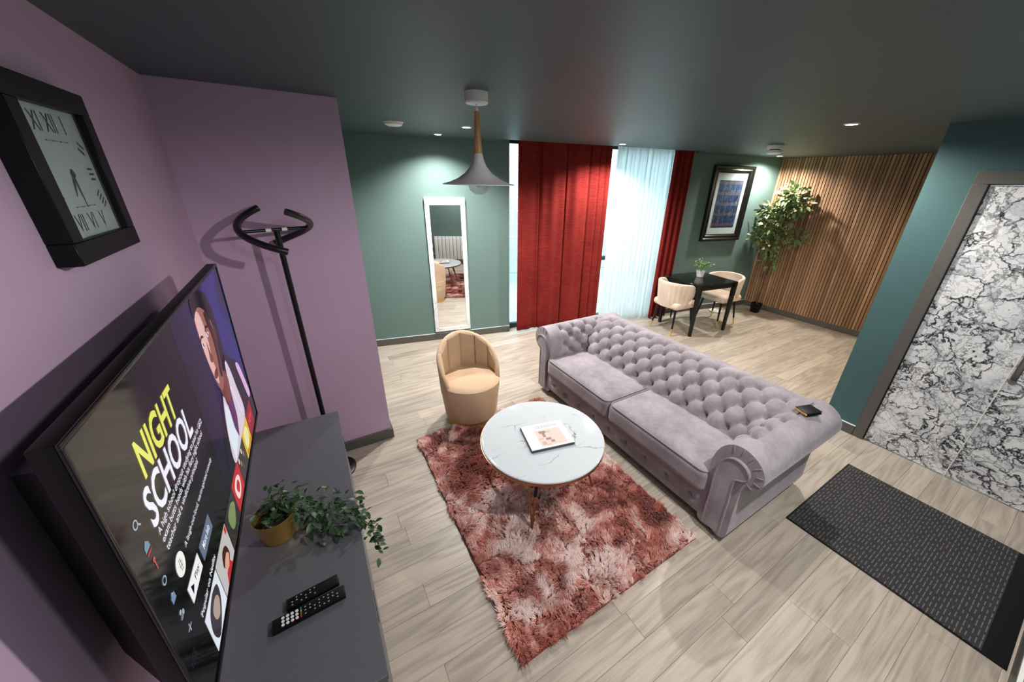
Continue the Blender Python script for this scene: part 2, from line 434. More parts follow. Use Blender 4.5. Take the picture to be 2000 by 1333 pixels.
# ceiling with a curtain pocket in front of the window
pk = .25
pts = [(WX-.15, RY-.15), (SX+.15, RY-.15), (SX+.15, back_y(SX+.15)+.1), Bw(4.55, -.1, 0)[:2], Bw(4.55, pk, 0)[:2], Bw(1.62, pk, 0)[:2], Bw(1.62, -.1, 0)[:2], Bw(-.5, -.1, 0)[:2], (WX-.15, 4.7)]
ceiling = S(poly('ceiling', pts, CEIL, CEIL+.04, M['ceiling']))
S(box('ceiling_curtain_pocket', (1.55, -pk-.06, CEIL+.13), (4.62, .4, CEIL+.16), M['ceiling'], loc=B_LOC, rot=(0, 0, B_ROT)))
S(box('ceiling_pocket_front', (1.55, -pk-.03, CEIL+.04), (4.62, -pk, CEIL+.13), M['ceiling'], loc=B_LOC, rot=(0, 0, B_ROT)))
S(box('ceiling_pocket_end', (1.58, -pk, CEIL+.04), (1.62, .4, CEIL+.13), M['ceiling'], loc=B_LOC, rot=(0, 0, B_ROT)))
S(box('ceiling_pocket_end', (4.55, -pk, CEIL+.04), (4.59, .4, CEIL+.13), M['ceiling'], loc=B_LOC, rot=(0, 0, B_ROT)))

S(box('wall_left', (WX-.12, RY-.12, 0), (WX, PY+.1, CEIL), M['pink']))
S(box('wall_partition', (WX-.12, PY, 0), (PXE, PY+.1, CEIL), M['pink']))
S(box('wall_partition_side', (PXE-.1, PY+.1, 0), (PXE, 4.75, CEIL), M['green']))
S(box('wall_back', (-.4, 0, 0), (1.79, .24, CEIL+.13), M['green'], loc=B_LOC, rot=(0, 0, B_ROT)))
S(box('wall_back_alcove', (4.42, 0, 0), (6.5, .24, CEIL+.13), M['green'], loc=B_LOC, rot=(0, 0, B_ROT)))
S(box('wall_right', (RX, .667, 0), (RX+.12, RYE, CEIL), M['teal']))
S(box('wall_right_lintel', (RX, RY, 2.12), (RX+.12, .667, CEIL), M['teal']))
S(box('wall_alcove_side', (RX+.12, RYE-.1, 0), (SX, RYE, CEIL), M['green']))
S(box('wall_rear', (WX-.12, RY-.12, 0), (SX+.12, RY, CEIL), M['green']))

# slatted wall
ws = S(thing('wall_slatted', 'oak slat feature wall with dark gaps behind the tree', 'wall', (SX, 0, 0)))
box('felt_backing', (.012, RYE, 0), (.06, back_y(SX)+.25, CEIL), M['felt'], ws)
slat_me = box_me('slat', (-.009, -.0155, 0), (.0125, .0155, CEIL-.088), .0015, 1); slat_me.materials.append(M['slat'])
y = back_y(SX)-.018
while y > RYE+.02:
    obj('slat', slat_me, None, ws, (0, y, .087)); y -= .04
# right-hand end wall behind the slats closes the room
# baseboards
def baseboard(name, lo, hi, loc=(0, 0, 0), rot=0, cap=None):
    o = S(box(name, lo, hi, M['trim'], bevel=.003, seg=1, loc=loc, rot=(0, 0, rot)))
    if cap: box('caulk_line', cap[0], cap[1], M['white_trim'], o)
    return o
baseboard('baseboard_partition', (WX, PY-.016, 0), (PXE+.016, PY, .088))
baseboard('baseboard_partition_side', (PXE, PY, 0), (PXE+.016, 4.58, .088))
baseboard('baseboard_left', (WX, RY, 0), (WX+.016, PY-.016, .088))
baseboard('baseboard_back', (-.2, -.016, 0), (1.79, 0, .088), B_LOC, B_ROT, ((-.2, -.012, .088), (1.79, 0, .091)))
baseboard('baseboard_alcove', (4.42, -.016, 0), (6.27, 0, .088), B_LOC, B_ROT, ((4.42, -.012, .088), (6.27, 0, .091)))
baseboard('baseboard_slats', (SX-.016, RYE, 0), (SX+.012, back_y(SX)-.005, .088))
baseboard('baseboard_right', (RX-.016, .667, 0), (RX, RYE, .088), cap=((RX-.014, .667, .088), (RX, RYE, .093)))
baseboard('baseboard_rear', (WX, RY, 0), (RX, RY+.016, .088), cap=((WX, RY, .088), (RX, RY+.014, .093)))

# marble double door
dr = S(thing('door_1', 'double door faced in bold black and white marble inside a grey frame', 'door', (RX, .6, 0)))
box('door_frame', (-.014, -.006, 0), (.1, .067, 2.043), M['trim'], dr, .003, 1)
box('door_frame', (-.014, RY-.6, 2.043), (.1, .067, 2.12), M['trim'], dr, .003, 1)
box('door_gap', (.012, -.01, .003), (.09, -.006, 2.043), M['black'], dr)
box('door_gap', (.012, RY-.6, 2.039), (.09, -.01, 2.043), M['black'], dr)
l1 = box('door_leaf', (.006, .102-.6, .008), (.046, -.012, 2.037), M['marble_door'], dr, .002, 1)
l2 = box('door_leaf', (.006, RY-.6+.006, .008), (.046, .098-.6, 2.037), M['marble_door'], dr, .002, 1)
box('edge_strip', (.003, -.003, 0), (.012, .003, 2.03), M['white_trim'], l1, loc=(0, .1-.6, .008))
hd = box('handle', (-.058, -.016, .875), (-.042, .016, 1.32), M['chrome'], l2, .004, 2, loc=(0, .072-.6, 0))
for zz in (.93, 1.26):
    o = obj('handle_post', lathe_me('handle_post', [(0, 0), (.008, 0), (.008, .05), (0, .05)], 12), M['chrome'], l2, (-.044, .072-.6, zz), (0, math.pi/2, 0))
obj('keyhole_plate', lathe_me('keyhole_plate', [(0, 0), (.018, 0), (.018, .004), (0, .005)], 20), M['chrome'], l2, (.006, .07-.6, .845), (0, -math.pi/2, 0))

# window: dark frame, panes and what lies outside
wn = S(thing('window_1', 'tall dark-framed window behind the red and sheer curtains', 'window', B_LOC, B_ROT))
fm = plain('window_frame_paint', (30, 52, 66), .4)
def wb(n, a, b, z0, z1, y0=.12, y1=.18, m=fm): return box(n, (a, y0, z0), (b, y1, z1), m, wn, .003 if n != 'pane' else 0, 1)
cols = [1.79, 3.16, 4.42]
for s_ in cols:
    wb('mullion', s_-.03 if s_ > 1.8 else s_, s_+.03 if s_ < 4.4 else s_, 0, CEIL+.13)
for a, b in zip(cols[:-1], cols[1:]):
    mid = a > 3
    for z0, z1 in ((0, .07), (CEIL+.0, CEIL+.13))+(((.93, .99),) if mid else ()): wb('rail', a+.03, b-.03, z0, z1)
    for z0, z1 in (((.07, .93), (.99, CEIL)) if mid else ((.07, CEIL),)): wb('pane', a+.03, b-.03, z0, z1, .147, .153, M['glass'])
ow = S(thing('wall_outside', 'pale boarded garden wall seen through the window gap', 'wall', Bw(0, -2.6, 0), B_ROT))
bm_ = plain('pale_board', (186, 196, 196), .7, var=.1, scale=6)
for k in range(13):
    box('board', (-1.5, -.02+.006*(k % 2), k*.25-.3), (9, .05, k*.25-.3+.238), bm_, ow, .004, 1)
S(poly('ground_outside', [Bw(-2, -.3, 0)[:2], Bw(9.5, -.3, 0)[:2], Bw(9.5, -6, 0)[:2], Bw(-2, -6, 0)[:2]], -.1, -.03, plain('paving', (170, 172, 170), .8, var=.15, scale=8)))

# ---------------------------------------------------------------- ceiling fittings
def downlight(x, y, k, colr, beam, visible_label):
    t = thing('downlight', visible_label, 'downlight', (x, y, CEIL), group='ceiling downlights')
    lathe('trim_ring', [(.032, -.001), (.034, -.006), (.045, -.005), (.047, 0), (.032, 0)], M['white'], t, 32)
    e = NT('lamp_glow'); e.set(color=(1, 1, 1, 1), emit=colr+(1,), emits=38)
    lathe('lamp', [(0, -.002), (.032, -.002), (.032, 0)], e.m, t, 24)
    ld = bpy.data.lights.new('downlight_beam', 'SPOT'); ld.energy = SPOT_W*k; ld.color = colr; ld.spot_size = math.radians(beam); ld.spot_blend = .3 if beam > 170 else .7; ld.shadow_soft_size = .035
    lo = bpy.data.objects.new('downlight_beam', ld); lo.location = (0, 0, -.012); link(lo, t)
names = ['bright downlight nearest the marble door', 'downlight above the leafy tree by the slat wall', 'downlight in front of the sheer curtain',
         'downlight just left of the pendant lamp stem', 'downlight close above the marble-framed mirror', 'downlight over the living area beside the rear wall',
         'warm downlight hidden behind the green wall end', 'downlight over the entrance mat']
for (x, y, k, c, bm_a), nm in zip(SPOTS, names): downlight(x, y, k, c, bm_a, nm)

t = thing('smoke_detector', 'flat white oval detector on the ceiling near the pink wall', 'smoke detector', (.775, 3.40, CEIL))
lathe('body', [(0, -.03), (.05, -.03), (.068, -.022), (.072, -.006), (.072, 0)], M['white'], t)
lathe('base_ring', [(.072, -.008), (.078, -.006), (.078, 0)], M['white'], t)
t = thing('heat_alarm', 'white two-tier round alarm on the ceiling above the dining area', 'smoke detector', (4.60, 2.38, CEIL))
lathe('mount', [(0, -.035), (.075, -.035), (.08, -.03), (.08, 0)], M['white'], t)
lathe('vent_gap', [(0, -.047), (.055, -.047), (.055, -.035)], M['trim'], t)
lathe('sensor_head', [(0, -.082), (.06, -.082), (.073, -.07), (.073, -.047), (0, -.047)], M['white'], t)

# pendant lamp
t = thing('pendant_lamp', 'trumpet-shaped grey pendant lamp with a turned wood neck', 'pendant lamp', (.888, 2.004, CEIL))
lathe('ceiling_rose', [(0, -.052), (.054, -.052), (.06, -.046), (.06, 0)], M['white'], t)
tube('cord', [(0, 0, -.05), (0, 0, -.085)], .004, M['white'], t)
lathe('cord_grip', [(0, -.07), (.008, -.07), (.011, -.09), (.011, -.1), (0, -.1)], M['white'], t, 20)
lathe('wooden_neck', [(0, -.085), (.0135, -.085), (.016, -.16), (.0195, -.235), (.024, -.283), (0, -.283)], M['turned'], t, 32)
sh = plain('grey_enamel', (214, 211, 211), .4)
op = [(.024, -.282), (.03, -.31), (.045, -.345), (.075, -.378), (.115, -.405), (.16, -.424), (.2, -.434)]
lathe('shade', op+[(.199, -.437)]+[(r-.002, z-.004) for r, z in op[::-1]], sh, t, 64)
def mat_bulb():
    m = NT('bulb_glass'); tp = m.new('ShaderNodeBsdfTransparent'); x = m.new('ShaderNodeMixShader')
    tp.inputs[0].default_value = (.9, .9, .9, 1); m.set(color=L(200, 198, 198), rough=.05)
    lw = m.new('ShaderNodeLayerWeight'); lw.inputs[0].default_value = .5
    m.link(m.math('MULTIPLY_ADD', m.math('POWER', lw.outputs[1], 2.0), .5, .14), x.inputs[0]); m.link(tp.outputs[0], x.inputs[1]); m.link(m.b.outputs[0], x.inputs[2]); m.link(x.outputs[0], m.out.inputs[0])
    return m.m
blb = lathe('bulb', [(.014, -.36), (.016, -.385), (.04, -.405), (.058, -.432), (.06, -.445), (.05, -.468), (.025, -.486), (0, -.49)], mat_bulb(), t, 32)
lathe('socket', [(0, -.3), (.018, -.3), (.018, -.37), (0, -.37)], M['white'], t, 20)
tube('filament', [(-.012, 0, -.4), (-.014, 0, -.44), (-.006, 0, -.452), (0, 0, -.43), (.006, 0, -.452), (.014, 0, -.44), (.012, 0, -.4)], .0018, M['chrome'], blb, 6)

# ---------------------------------------------------------------- chesterfield sofa
SF = Vector((2.25, 1.655, 0))
sofa = thing('chesterfield_sofa', 'long lilac velvet sofa with deep-buttoned back and rolled arms', 'sofa', SF)
btn_me = lathe_me('button', [(0, .006), (.006, .0045), (.0095, 0), (.006, -.003), (0, -.004)], 10); btn_me.materials.append(M['piping'])
btn_me.polygons.foreach_set('use_smooth', [True]*len(btn_me.polygons))

def sm(x, a, b):
    t = np.clip((x-a)/(b-a), 0, 1); return t*t*(3-2*t)
def tuft_field(l, t, l0, dl, t0, dt, rows, D1, D2):
    a = (l-l0)/dl+(t-t0)/(2*dt); b = (l-l0)/dl-(t-t0)/(2*dt)
    pil = (np.abs(np.sin(np.pi*a))*np.abs(np.sin(np.pi*b)))**.55
    da, db = a-np.round(a), b-np.round(b)
    rr = np.hypot((da+db)/2*dl, (da-db)*dt)
    hole = np.exp(-(rr/.022)**2)
    t1 = t0+dt*(rows-1)
    inside = sm(t, t0-dt*.9, t0-dt*.15)*(1-sm(t, t1+dt*.15, t1+dt*.9))
    return D1*.72*(1-inside)+inside*(D1*pil-D2*hole)
def tufted_roll(name, prof, ls, to_xyz, parent, tstart, rows, dl, dt, l0, nprof=150, D1=.02, D2=.016, lmask=None, endround=(0, 0), lrange=None):
    pp, s = catmull(prof, nprof, closed=True)
    tan = np.roll(pp, -1, 0)-np.roll(pp, 1, 0); tan /= np.linalg.norm(tan, axis=1)[:, None]
    nor = np.stack([tan[:, 1], -tan[:, 0]], 1)
    area = .5*np.sum(pp[:, 0]*np.roll(pp[:, 1], -1)-np.roll(pp[:, 0], -1)*pp[:, 1])
    if area < 0: nor = -nor
    Lg, Tg = np.meshgrid(ls, s, indexing='ij')
    D = tuft_field(Lg, Tg, l0, dl, tstart, dt, rows, D1, D2)
    if lrange:
        mk = sm(Lg, lrange[0]-.05, lrange[0])*(1-sm(Lg, lrange[1], lrange[1]+.05)); D = mk*D+(1-mk)*D1*.72
    V = np.zeros(Lg.shape+(3,)); cen = np.array([pp[:, 0].mean(), 0])
    for i, l in enumerate(ls):
        q = pp+nor*D[i][:, None]
        V[i] = np.array([to_xyz(l, o, z) for o, z in q])
    me = grid_me(name, V, closed_v=True, cap=True)
    o = obj(name, me, M['lilac'], parent, smooth=True, sharp=60)
    for r in range(rows):
        tt = tstart+dt*r
        k = int(round((tt/s[-1])*(nprof-1)))
        c = l0+(dl/2 if r % 2 else 0)-20*dl
        while c < ls[-1]:
            if (lrange[0] if lrange else ls[0]+.02) <= c <= (lrange[1] if lrange else ls[-1]-.02):
                po, pz = pp[k]+nor[k]*(-D2+.012)
                w = Vector(to_xyz(c, po, pz)); w2 = Vector(to_xyz(c, *(pp[k]+nor[k]*.02)))
                bo = obj('button', btn_me, None, parent, w)
                bo.rotation_euler = (w2-w).to_track_quat('Z', 'Y').to_euler()
            c += dl
    return o
ZB = .072
arm_prof = [(0, ZB), (0, .2), (-.004, .36), (-.008, .47), (.0, .56), (.03, .635), (.085, .678), (.15, .676), (.205, .64), (.232, .585), (.222, .53), (.185, .492), (.15, .472), (.142, .42), (.14, .25), (.14, ZB), (.07, ZB)]
YN, YF = .79, 2.52
ls = np.linspace(1.80, 2.73, 118)
near = tufted_roll('arm', arm_prof, ls, lambda l, o, z: (l-SF.x, YN-o-SF.y, z), sofa, .39, 4, .16, .08, 2.05, D1=.03, D2=.042, lrange=(1.97, 2.62))
far = tufted_roll('arm', arm_prof, ls, lambda l, o, z: (l-SF.x, YF+o-SF.y, z), sofa, .39, 4, .16, .08, 2.05, D1=.03, D2=.042, lrange=(1.97, 2.62))
back_prof = [(0, ZB), (0, .25), (0, .38), (.035, .47), (.10, .55), (.19, .625), (.30, .672), (.41, .68), (.505, .65), (.555, .595), (.55, .54), (.51, .5), (.47, .475), (.462, .4), (.46, .2), (.46, ZB), (.2, ZB)]
ls = np.linspace(.70, 2.61, 250)
tufted_roll('backrest', back_prof, ls, lambda l, o, z: (2.215+o-SF.x, l-SF.y, z), sofa, .40, 5, .166, .098, 1.655, nprof=170, D1=.038, D2=.046, lrange=(.80, 2.51))
# base, front rail with buttons
box('base', (1.83-SF.x, YN-SF.y-.02, ZB), (2.4-SF.x, YF-SF.y+.02, .25), M['lilac'], sofa, .01)
nl, nz_ = 180, 26
Lg, Zg = np.meshgrid(np.linspace(YN-.01, YF+.01, nl), np.linspace(0, 1, nz_), indexing='ij')
bz = .165; pit = .19; c0 = 1.655
dd = np.abs(((Lg-c0)/pit+.5) % 1-.5)*pit
zz = ZB+Zg*.205
hole = np.exp(-((dd/.03)**2+((zz-bz)/.022)**2))
crs = np.exp(-((zz-bz)/.016)**2)*.3
bul = np.sin(np.pi*np.clip(Zg, 0, 1))**.5*.022
V = np.stack([1.815-bul+.026*hole+.006*crs-SF.x, Lg-SF.y, zz], 2)
obj('front_rail', grid_me('front_rail', V), M['lilac'], sofa, smooth=True)
c = c0-4*pit
while c < YF:
    if c > YN: obj('button', btn_me, None, sofa, (1.812-SF.x, c-SF.y, bz), (0, -math.pi/2, 0))
    c += pit
# seat cushions
for ya, yb in ((YN+.012, 1.652), (1.658, YF-.012)):
    ccx, ccy = 2.005, (ya+yb)/2; sx, sy, sz = .49, yb-ya, .165
    cu = obj('seat_cushion', rbox_me('seat_cushion', (sx, sy, sz), .045, 18, .022), M['lilac'], sofa, (ccx-SF.x, ccy-SF.y, .345), smooth=True)
    hx, hy, r = sx/2-.012, sy/2-.012, .05
    loop = []
    for cx_, cy_, a0 in ((hx-r, hy-r, 0), (-hx+r, hy-r, 90), (-hx+r, -hy+r, 180), (hx-r, -hy+r, 270)):
        for a in np.linspace(a0, a0+90, 8): loop.append((cx_+r*math.cos(math.radians(a)), cy_+r*math.sin(math.radians(a)), sz/2-.010))
    tube('piping', [(x*1.012, y_*1.008, z+.004) for x, y_, z in loop], .0062, M['piping'], cu, 8, closed=True)
    tube('piping', [(x, y_, -sz/2+.013) for x, y_, _ in loop], .005, M['piping'], cu, 8, closed=True)
# arm front panels with piping and pleats
panel = [(.022, ZB+.005), (.022, .3), (.018, .46), (.028, .545), (.06, .603), (.105, .625), (.155, .612), (.185, .577), (.183, .54), (.155, .517), (.128, .503), (.124, .45), (.128, .3), (.13, ZB+.005)]
for fn, sg in ((lambda o: YN-o, -1), (lambda o: YF+o, 1)):
    pp, _ = catmull(panel, 70, closed=False)
    n = len(pp); X0, X1 = 1.778, 1.805
    vv = [(X0-SF.x, fn(o)-SF.y, z) for o, z in pp]+[(X1-SF.x, fn(o)-SF.y, z) for o, z in pp]
    ff = [tuple(range(n)), tuple(range(n, 2*n))[::-1]]+[(i, (i+1) % n, n+(i+1) % n, n+i) for i in range(n)]
    me = pyd('arm_panel', vv, ff); bm = bmesh.new(); bm.from_mesh(me); bmesh.ops.recalc_face_normals(bm, faces=bm.faces); bm.to_mesh(me); bm.free()
    pa = obj('arm_panel', me, M['lilac'], sofa, smooth=True, sharp=40)
    tube('piping', [(X0-SF.x, fn(o)-SF.y, z) for o, z in pp], .0055, M['piping'], pa, 8)
    q, _ = catmull([(a, b) for a, b in arm_prof[5:13]], 9)
    cx_, cz_ = .105, .55
    for i in (1, 2, 3, 4, 5, 6, 7):
        o_, z_ = q[i]; d = Vector((o_-cx_, z_-cz_)).normalized()*.0155
        o2, z2 = cx_+(o_-cx_)*.86, cz_+(z_-cz_)*.86
        tube('pleat', [(1.797-SF.x, fn(o2)-SF.y, z2), (1.799-SF.x, fn(o_+d.x*.9)-SF.y, z_+d.y*.9), (1.83-SF.x, fn(o_+d.x)-SF.y, z_+d.y), (1.86-SF.x, fn(o_+d.x*.9)-SF.y, z_+d.y*.9)], [.003, .004, .003, .001], M['piping'], pa, 6)
for x, y_ in ((1.86, YN-.06), (1.86, YF+.06), (2.63, YN-.06), (2.63, YF+.06)):
    lathe('foot', [(0, 0), (.024, 0), (.03, .03), (.03, ZB+.004), (0, ZB+.004)], M['black'], sofa, 20, loc=(x-SF.x, y_-SF.y, 0))

# wallet on the sofa arm
t = thing('wallet', 'black folded wallet with a brass edge lying on the sofa arm corner', 'wallet', (2.485, .665, .709), math.radians(-18))
box('cover', (-.06, -.043, 0), (.06, .043, .007), M['black'], t, .003); box('cover', (-.058, -.041, .013), (.06, .043, .02), M['black'], t, .003)
box('brass_edge', (-.0625, -.042, .004), (-.0585, .04, .016), M['brass'], t, .001, 1)
box('pages', (-.056, -.038, .007), (.056, .04, .013), M['black_gloss'], t)

# ---------------------------------------------------------------- rug
RX0, RX1, RY0, RY1 = .462, 1.70, .73, 2.48
rug = thing('shag_rug', 'dusty pink long-pile shag rug under the round coffee table', 'rug', ((RX0+RX1)/2, (RY0+RY1)/2, 0))
W2, H2 = (RX1-RX0)/2, (RY1-RY0)/2
edge = []
for i in range(120):
    a = i/120*4; k = int(a); f_ = a-k
    p = [(-W2+f_*2*W2, -H2), (W2, -H2+f_*2*H2), (W2-f_*2*W2, H2), (-W2, H2-f_*2*H2)][k]
    edge.append((p[0]*(1-.006*random.random()), p[1]*(1-.006*random.random())))
poly('backing', edge, .001, .011, M['rugback'], rug)
def vnoise(x, y, sc, seed):
    g = np.random.default_rng(seed).random((64, 64)); x = x*sc+7.3; y = y*sc+3.1
    xi, yi = np.floor(x).astype(int), np.floor(y).astype(int); fx, fy = x-xi, y-yi; fx = fx*fx*(3-2*fx); fy = fy*fy*(3-2*fy)
    G = lambda a, b: g[a % 64, b % 64]
    return (G(xi, yi)*(1-fx)+G(xi+1, yi)*fx)*(1-fy)+(G(xi, yi+1)*(1-fx)+G(xi+1, yi+1)*fx)*fy
NB = 150000
bx, by = RNG.uniform(-W2, W2, NB), RNG.uniform(-H2, H2, NB)
# tufts: blades gather round tuft centres
gx, gy = np.floor(bx/.02).astype(int), np.floor(by/.02).astype(int)
hsh = RNG.random((2, 97, 101)); tx, ty = (gx+hsh[0, gx % 97, gy % 101])*.02, (gy+hsh[1, gx % 97, gy % 101])*.02
jit = RNG.normal(0, .0035, (2, NB))
bx, by = tx*.55+bx*.45+jit[0], ty*.55+by*.45+jit[1]
bx = np.clip(bx, -W2+.004, W2-.004); by = np.clip(by, -H2+.004, H2-.004)
ang = 2*np.pi*(1.3*vnoise(tx, ty, 5, 1)+.9*vnoise(tx, ty, 15, 2))+RNG.normal(0, .35, NB)
lean = .35+.75*vnoise(tx, ty, 9, 3)+RNG.normal(0, .15, NB); lean = np.clip(lean, .1, 1.25)
ln = RNG.uniform(.03, .05, NB)*(.8+.4*vnoise(tx, ty, 10, 4))
sheen_tone = .95*vnoise(bx, by, 3.4, 5)+.65*vnoise(bx, by, 9, 6)+.35*vnoise(bx, by, 26, 8)+.40*vnoise(tx, ty, 47.6, 9)-.66+.25*np.cos(ang-.9)+RNG.normal(0, .10, NB)  # noise tone, with pile sheen painted in by blade direction
sheen_tone = np.clip(sheen_tone, 0, 1)
dx, dy = np.cos(ang)*np.sin(lean), np.sin(ang)*np.sin(lean); dz = np.cos(lean)
wx, wy = -np.sin(ang), np.cos(ang); hw = RNG.uniform(.0016, .0027, NB)
z0 = np.full(NB, .009)
base = np.stack([bx, by, z0], 1); side = np.stack([wx, wy, 0*wx], 1)*hw[:, None]
mid = base+np.stack([dx*.35, dy*.35, dz*.75+.12], 1)*(ln*.55)[:, None]
tip = mid+np.stack([dx*1.3, dy*1.3, dz*.45-.10*lean], 1)*(ln*.55)[:, None]; tip[:, 2] = np.maximum(tip[:, 2], .006)
V = np.stack([base-side, base+side, mid+side*.8, mid-side*.8, tip], 1).reshape(-1, 3)
idx = np.arange(NB)*5
me = bpy.data.meshes.new('pile'); me.vertices.add(NB*5); me.vertices.foreach_set('co', V.astype(np.float32).ravel())
me.loops.add(NB*7); li = np.stack([idx, idx+1, idx+2, idx+3, idx+3, idx+2, idx+4], 1); me.loops.foreach_set('vertex_index', li.ravel().astype(np.int32))
me.polygons.add(NB*2); st = np.stack([np.arange(NB)*7, np.arange(NB)*7+4], 1).ravel(); me.polygons.foreach_set('loop_start', st.astype(np.int32))
at = me.attributes.new('tone', 'FLOAT', 'POINT'); at.data.foreach_set('value', np.repeat(sheen_tone, 5).astype(np.float32))
me.update(calc_edges=True); me.validate()
tag(obj('pile', me, M['pile'], rug), kind='stuff')

# ---------------------------------------------------------------- coffee table, magazine
CT = (1.09, 1.557, 0); CZ = .452
t = thing('coffee_table', 'round coffee table with white veined stone top and brass hairpin legs', 'coffee table', CT)
lathe('top', [(0, CZ-.02), (.385, CZ-.02), (.402, CZ-.017), (.406, CZ-.008), (.404, CZ-.002), (.399, CZ), (.39, CZ), (0, CZ)], M['stone'], t, 96)
lathe('brass_rim', [(.37, CZ-.036), (.402, CZ-.034), (.4085, CZ-.028), (.4085, CZ-.011), (.37, CZ-.011)], M['rose_brass'], t, 96)
lathe('under_plate', [(0, CZ-.03), (.37, CZ-.03), (.37, CZ-.02), (0, CZ-.02)], M['black'], t, 64)
for a in (229, 326, 145, 49):
    ca, sa = math.cos(math.radians(a)), math.sin(math.radians(a)); tx_, ty_ = -sa, ca
    foot = Vector((.372*ca, .372*sa, .006)); topc = Vector((.25*ca, .25*sa, CZ-.03))
    lg = obj('leg', tube_me('leg', [topc+Vector((tx_, ty_, 0))*.012, foot.lerp(topc, .55)+Vector((tx_, ty_, 0))*.006], .0105, 10), M['black_metal'], t, smooth=True, sharp=50)
    tube('brass_tip', [foot.lerp(topc, .55)+Vector((tx_, ty_, 0))*.006, foot], [.0105, .006], M['rose_brass'], lg, 10)
    tube('brace_rod', [topc.lerp(foot, .25)+Vector((tx_, ty_, 0))*-.04, foot+Vector((0, 0, .012))], [.007, .005], M['rose_brass'], lg, 8)
mg = thing('magazine', 'white-covered magazine with dark edges on the coffee table', 'magazine', (1.107, 1.532, CZ+.001), math.radians(-12.5))
box('cover', (-.147, -.122, 0), (.147, .122, .016), plain('cover_edge', (62, 68, 74), .5), mg, .002, 1)
box('front_page', (-.143, -.118, .0161), (.147, .122, .0185), plain('cover_white', (236, 233, 232), .45), mg)
pk_m = plain('printed_peach', (226, 200, 190), .45); dkp = plain('printed_brown', (150, 128, 118), .5); dk2 = plain('printed_taupe', (196, 172, 162), .5)
def prt(n, a, b, c, d, m, z=.0187): return box(n, (a, c, z), (b, d, z+.0004), m, mg)
prt('cover_picture', -.07, .105, -.1, .055, pk_m)
for a, b, c, d, m_ in ((-.045, .0, .02, .042, dkp), (-.03, -.012, -.02, .02, dkp), (.0, .03, .022, .034, dk2), (-.02, .015, -.05, -.03, dkp), (.005, .03, -.078, -.058, dkp), (-.055, -.03, -.09, -.06, dk2), (-.03, .0, -.098, -.09, dk2), (-.062, -.035, -.036, -.028, dk2)):
    prt('printed_shape', a, b, c, d, m_, .0192)
me, w, h = text_me('VERADAR', .004)
o = obj('cover_title', me, plain('title_grey', (176, 176, 178), .5), mg, (-.055, .07, .0188)); o.scale = (.16/w, .03/h, 1)

# ---------------------------------------------------------------- tub chair
TC = (1.0, 2.585, 0)
tub = thing('tub_chair', 'tan velvet swivel tub chair with fluted back and brass base', 'armchair', TC, math.radians(-2))
lathe('brass_base', [(0, 0), (.212, 0), (.215, .003), (.215, .058), (0, .058)], M['brass'], tub, 64)
lathe('seat_drum', [(0, .058), (.222, .058), (.232, .075), (.262, .385), (.256, .397), (.2, .4), (0, .4)], M['tan'], tub, 96)
lathe('seat', [(0, .425), (.12, .424), (.2, .417), (.242, .406), (.254, .396), (.25, .385), (0, .385)], M['tan'], tub, 96)
tube('seat_piping', [(.2595*math.cos(a), .2595*math.sin(a), .39) for a in np.linspace(math.radians(200), math.radians(340), 50)], .0045, M['tan'], tub)
na = 150; A1 = 114
angs = np.linspace(-A1, A1, na)
rows_ = []
for a in angs:
    w = abs(a)/A1; zt = .405+.345*(1-w**1.75)**.8 if w < 1 else .405
    zt = max(zt, .412)
    seam = abs(((a/33.0) % 1)-.5)*2  # 1 at seam, 0 at channel centre
    seam_in = max(0.0, (seam-.87)/.13)**1.5
    bul = .010*(1-seam**2)
    ro = lambda z: .247+.03*(z-.1)/.6
    pr = []
    for z in np.linspace(.30, zt-.02, 16): pr.append((ro(z), z))
    R = ro(zt-.02); th = .034+.022*(1-w)
    for b in np.linspace(0, 180, 12)[1:-1]:
        pr.append((R-th/2+th/2*math.cos(math.radians(b)), zt-.02+.022*math.sin(math.radians(b))*(1-.25*seam_in)))
    for z in np.linspace(zt-.02, .37, 18):
        k = sm(np.array(z), .37, .46)
        pr.append((R-th-bul*float(k)+.02*seam_in*float(k)-.008*(zt-z), z))
    ca, sa = math.cos(math.radians(90-a)), math.sin(math.radians(90-a))
    rows_.append([(r*ca, r*sa, z) for r, z in pr])
obj('backrest', grid_me('backrest', np.array(rows_), cap=True), M['tan'], tub, smooth=True, sharp=65)

# ---------------------------------------------------------------- dining set
DT = (4.812, 3.045, 0); DR = math.radians(-7.7)
t = thing('dining_table', 'square black dining table with glossy top and tapered legs', 'dining table', DT, DR)
hw_, hd_ = .365, .335
box('top', (-hw_, -hd_, .735), (hw_, hd_, .75), M['black_gloss'], t, .003, 1)
for a in (-1, 1):
    box('apron', (-hw_+.03, a*(hd_-.03)-.012, .67), (hw_-.03, a*(hd_-.03)+.012, .735), M['black_metal'], t)
    box('apron', (a*(hw_-.03)-.012, -hd_+.03, .67), (a*(hw_-.03)+.012, hd_-.03, .735), M['black_metal'], t)
    for b in (-1, 1):
        cx_, cy_ = a*(hw_-.028), b*(hd_-.028)
        v = [(cx_+i*.017-a*.004, cy_+j*.017-b*.004, 0) for i, j in ((-1, -1), (1, -1), (1, 1), (-1, 1))]+[(cx_+i*.027, cy_+j*.027, .735) for i, j in ((-1, -1), (1, -1), (1, 1), (-1, 1))]
        obj('leg', pyd('leg', v, [(3, 2, 1, 0), (4, 5, 6, 7), (0, 1, 5, 4), (1, 2, 6, 5), (2, 3, 7, 6), (3, 0, 4, 7)]), M['black_metal'], t)

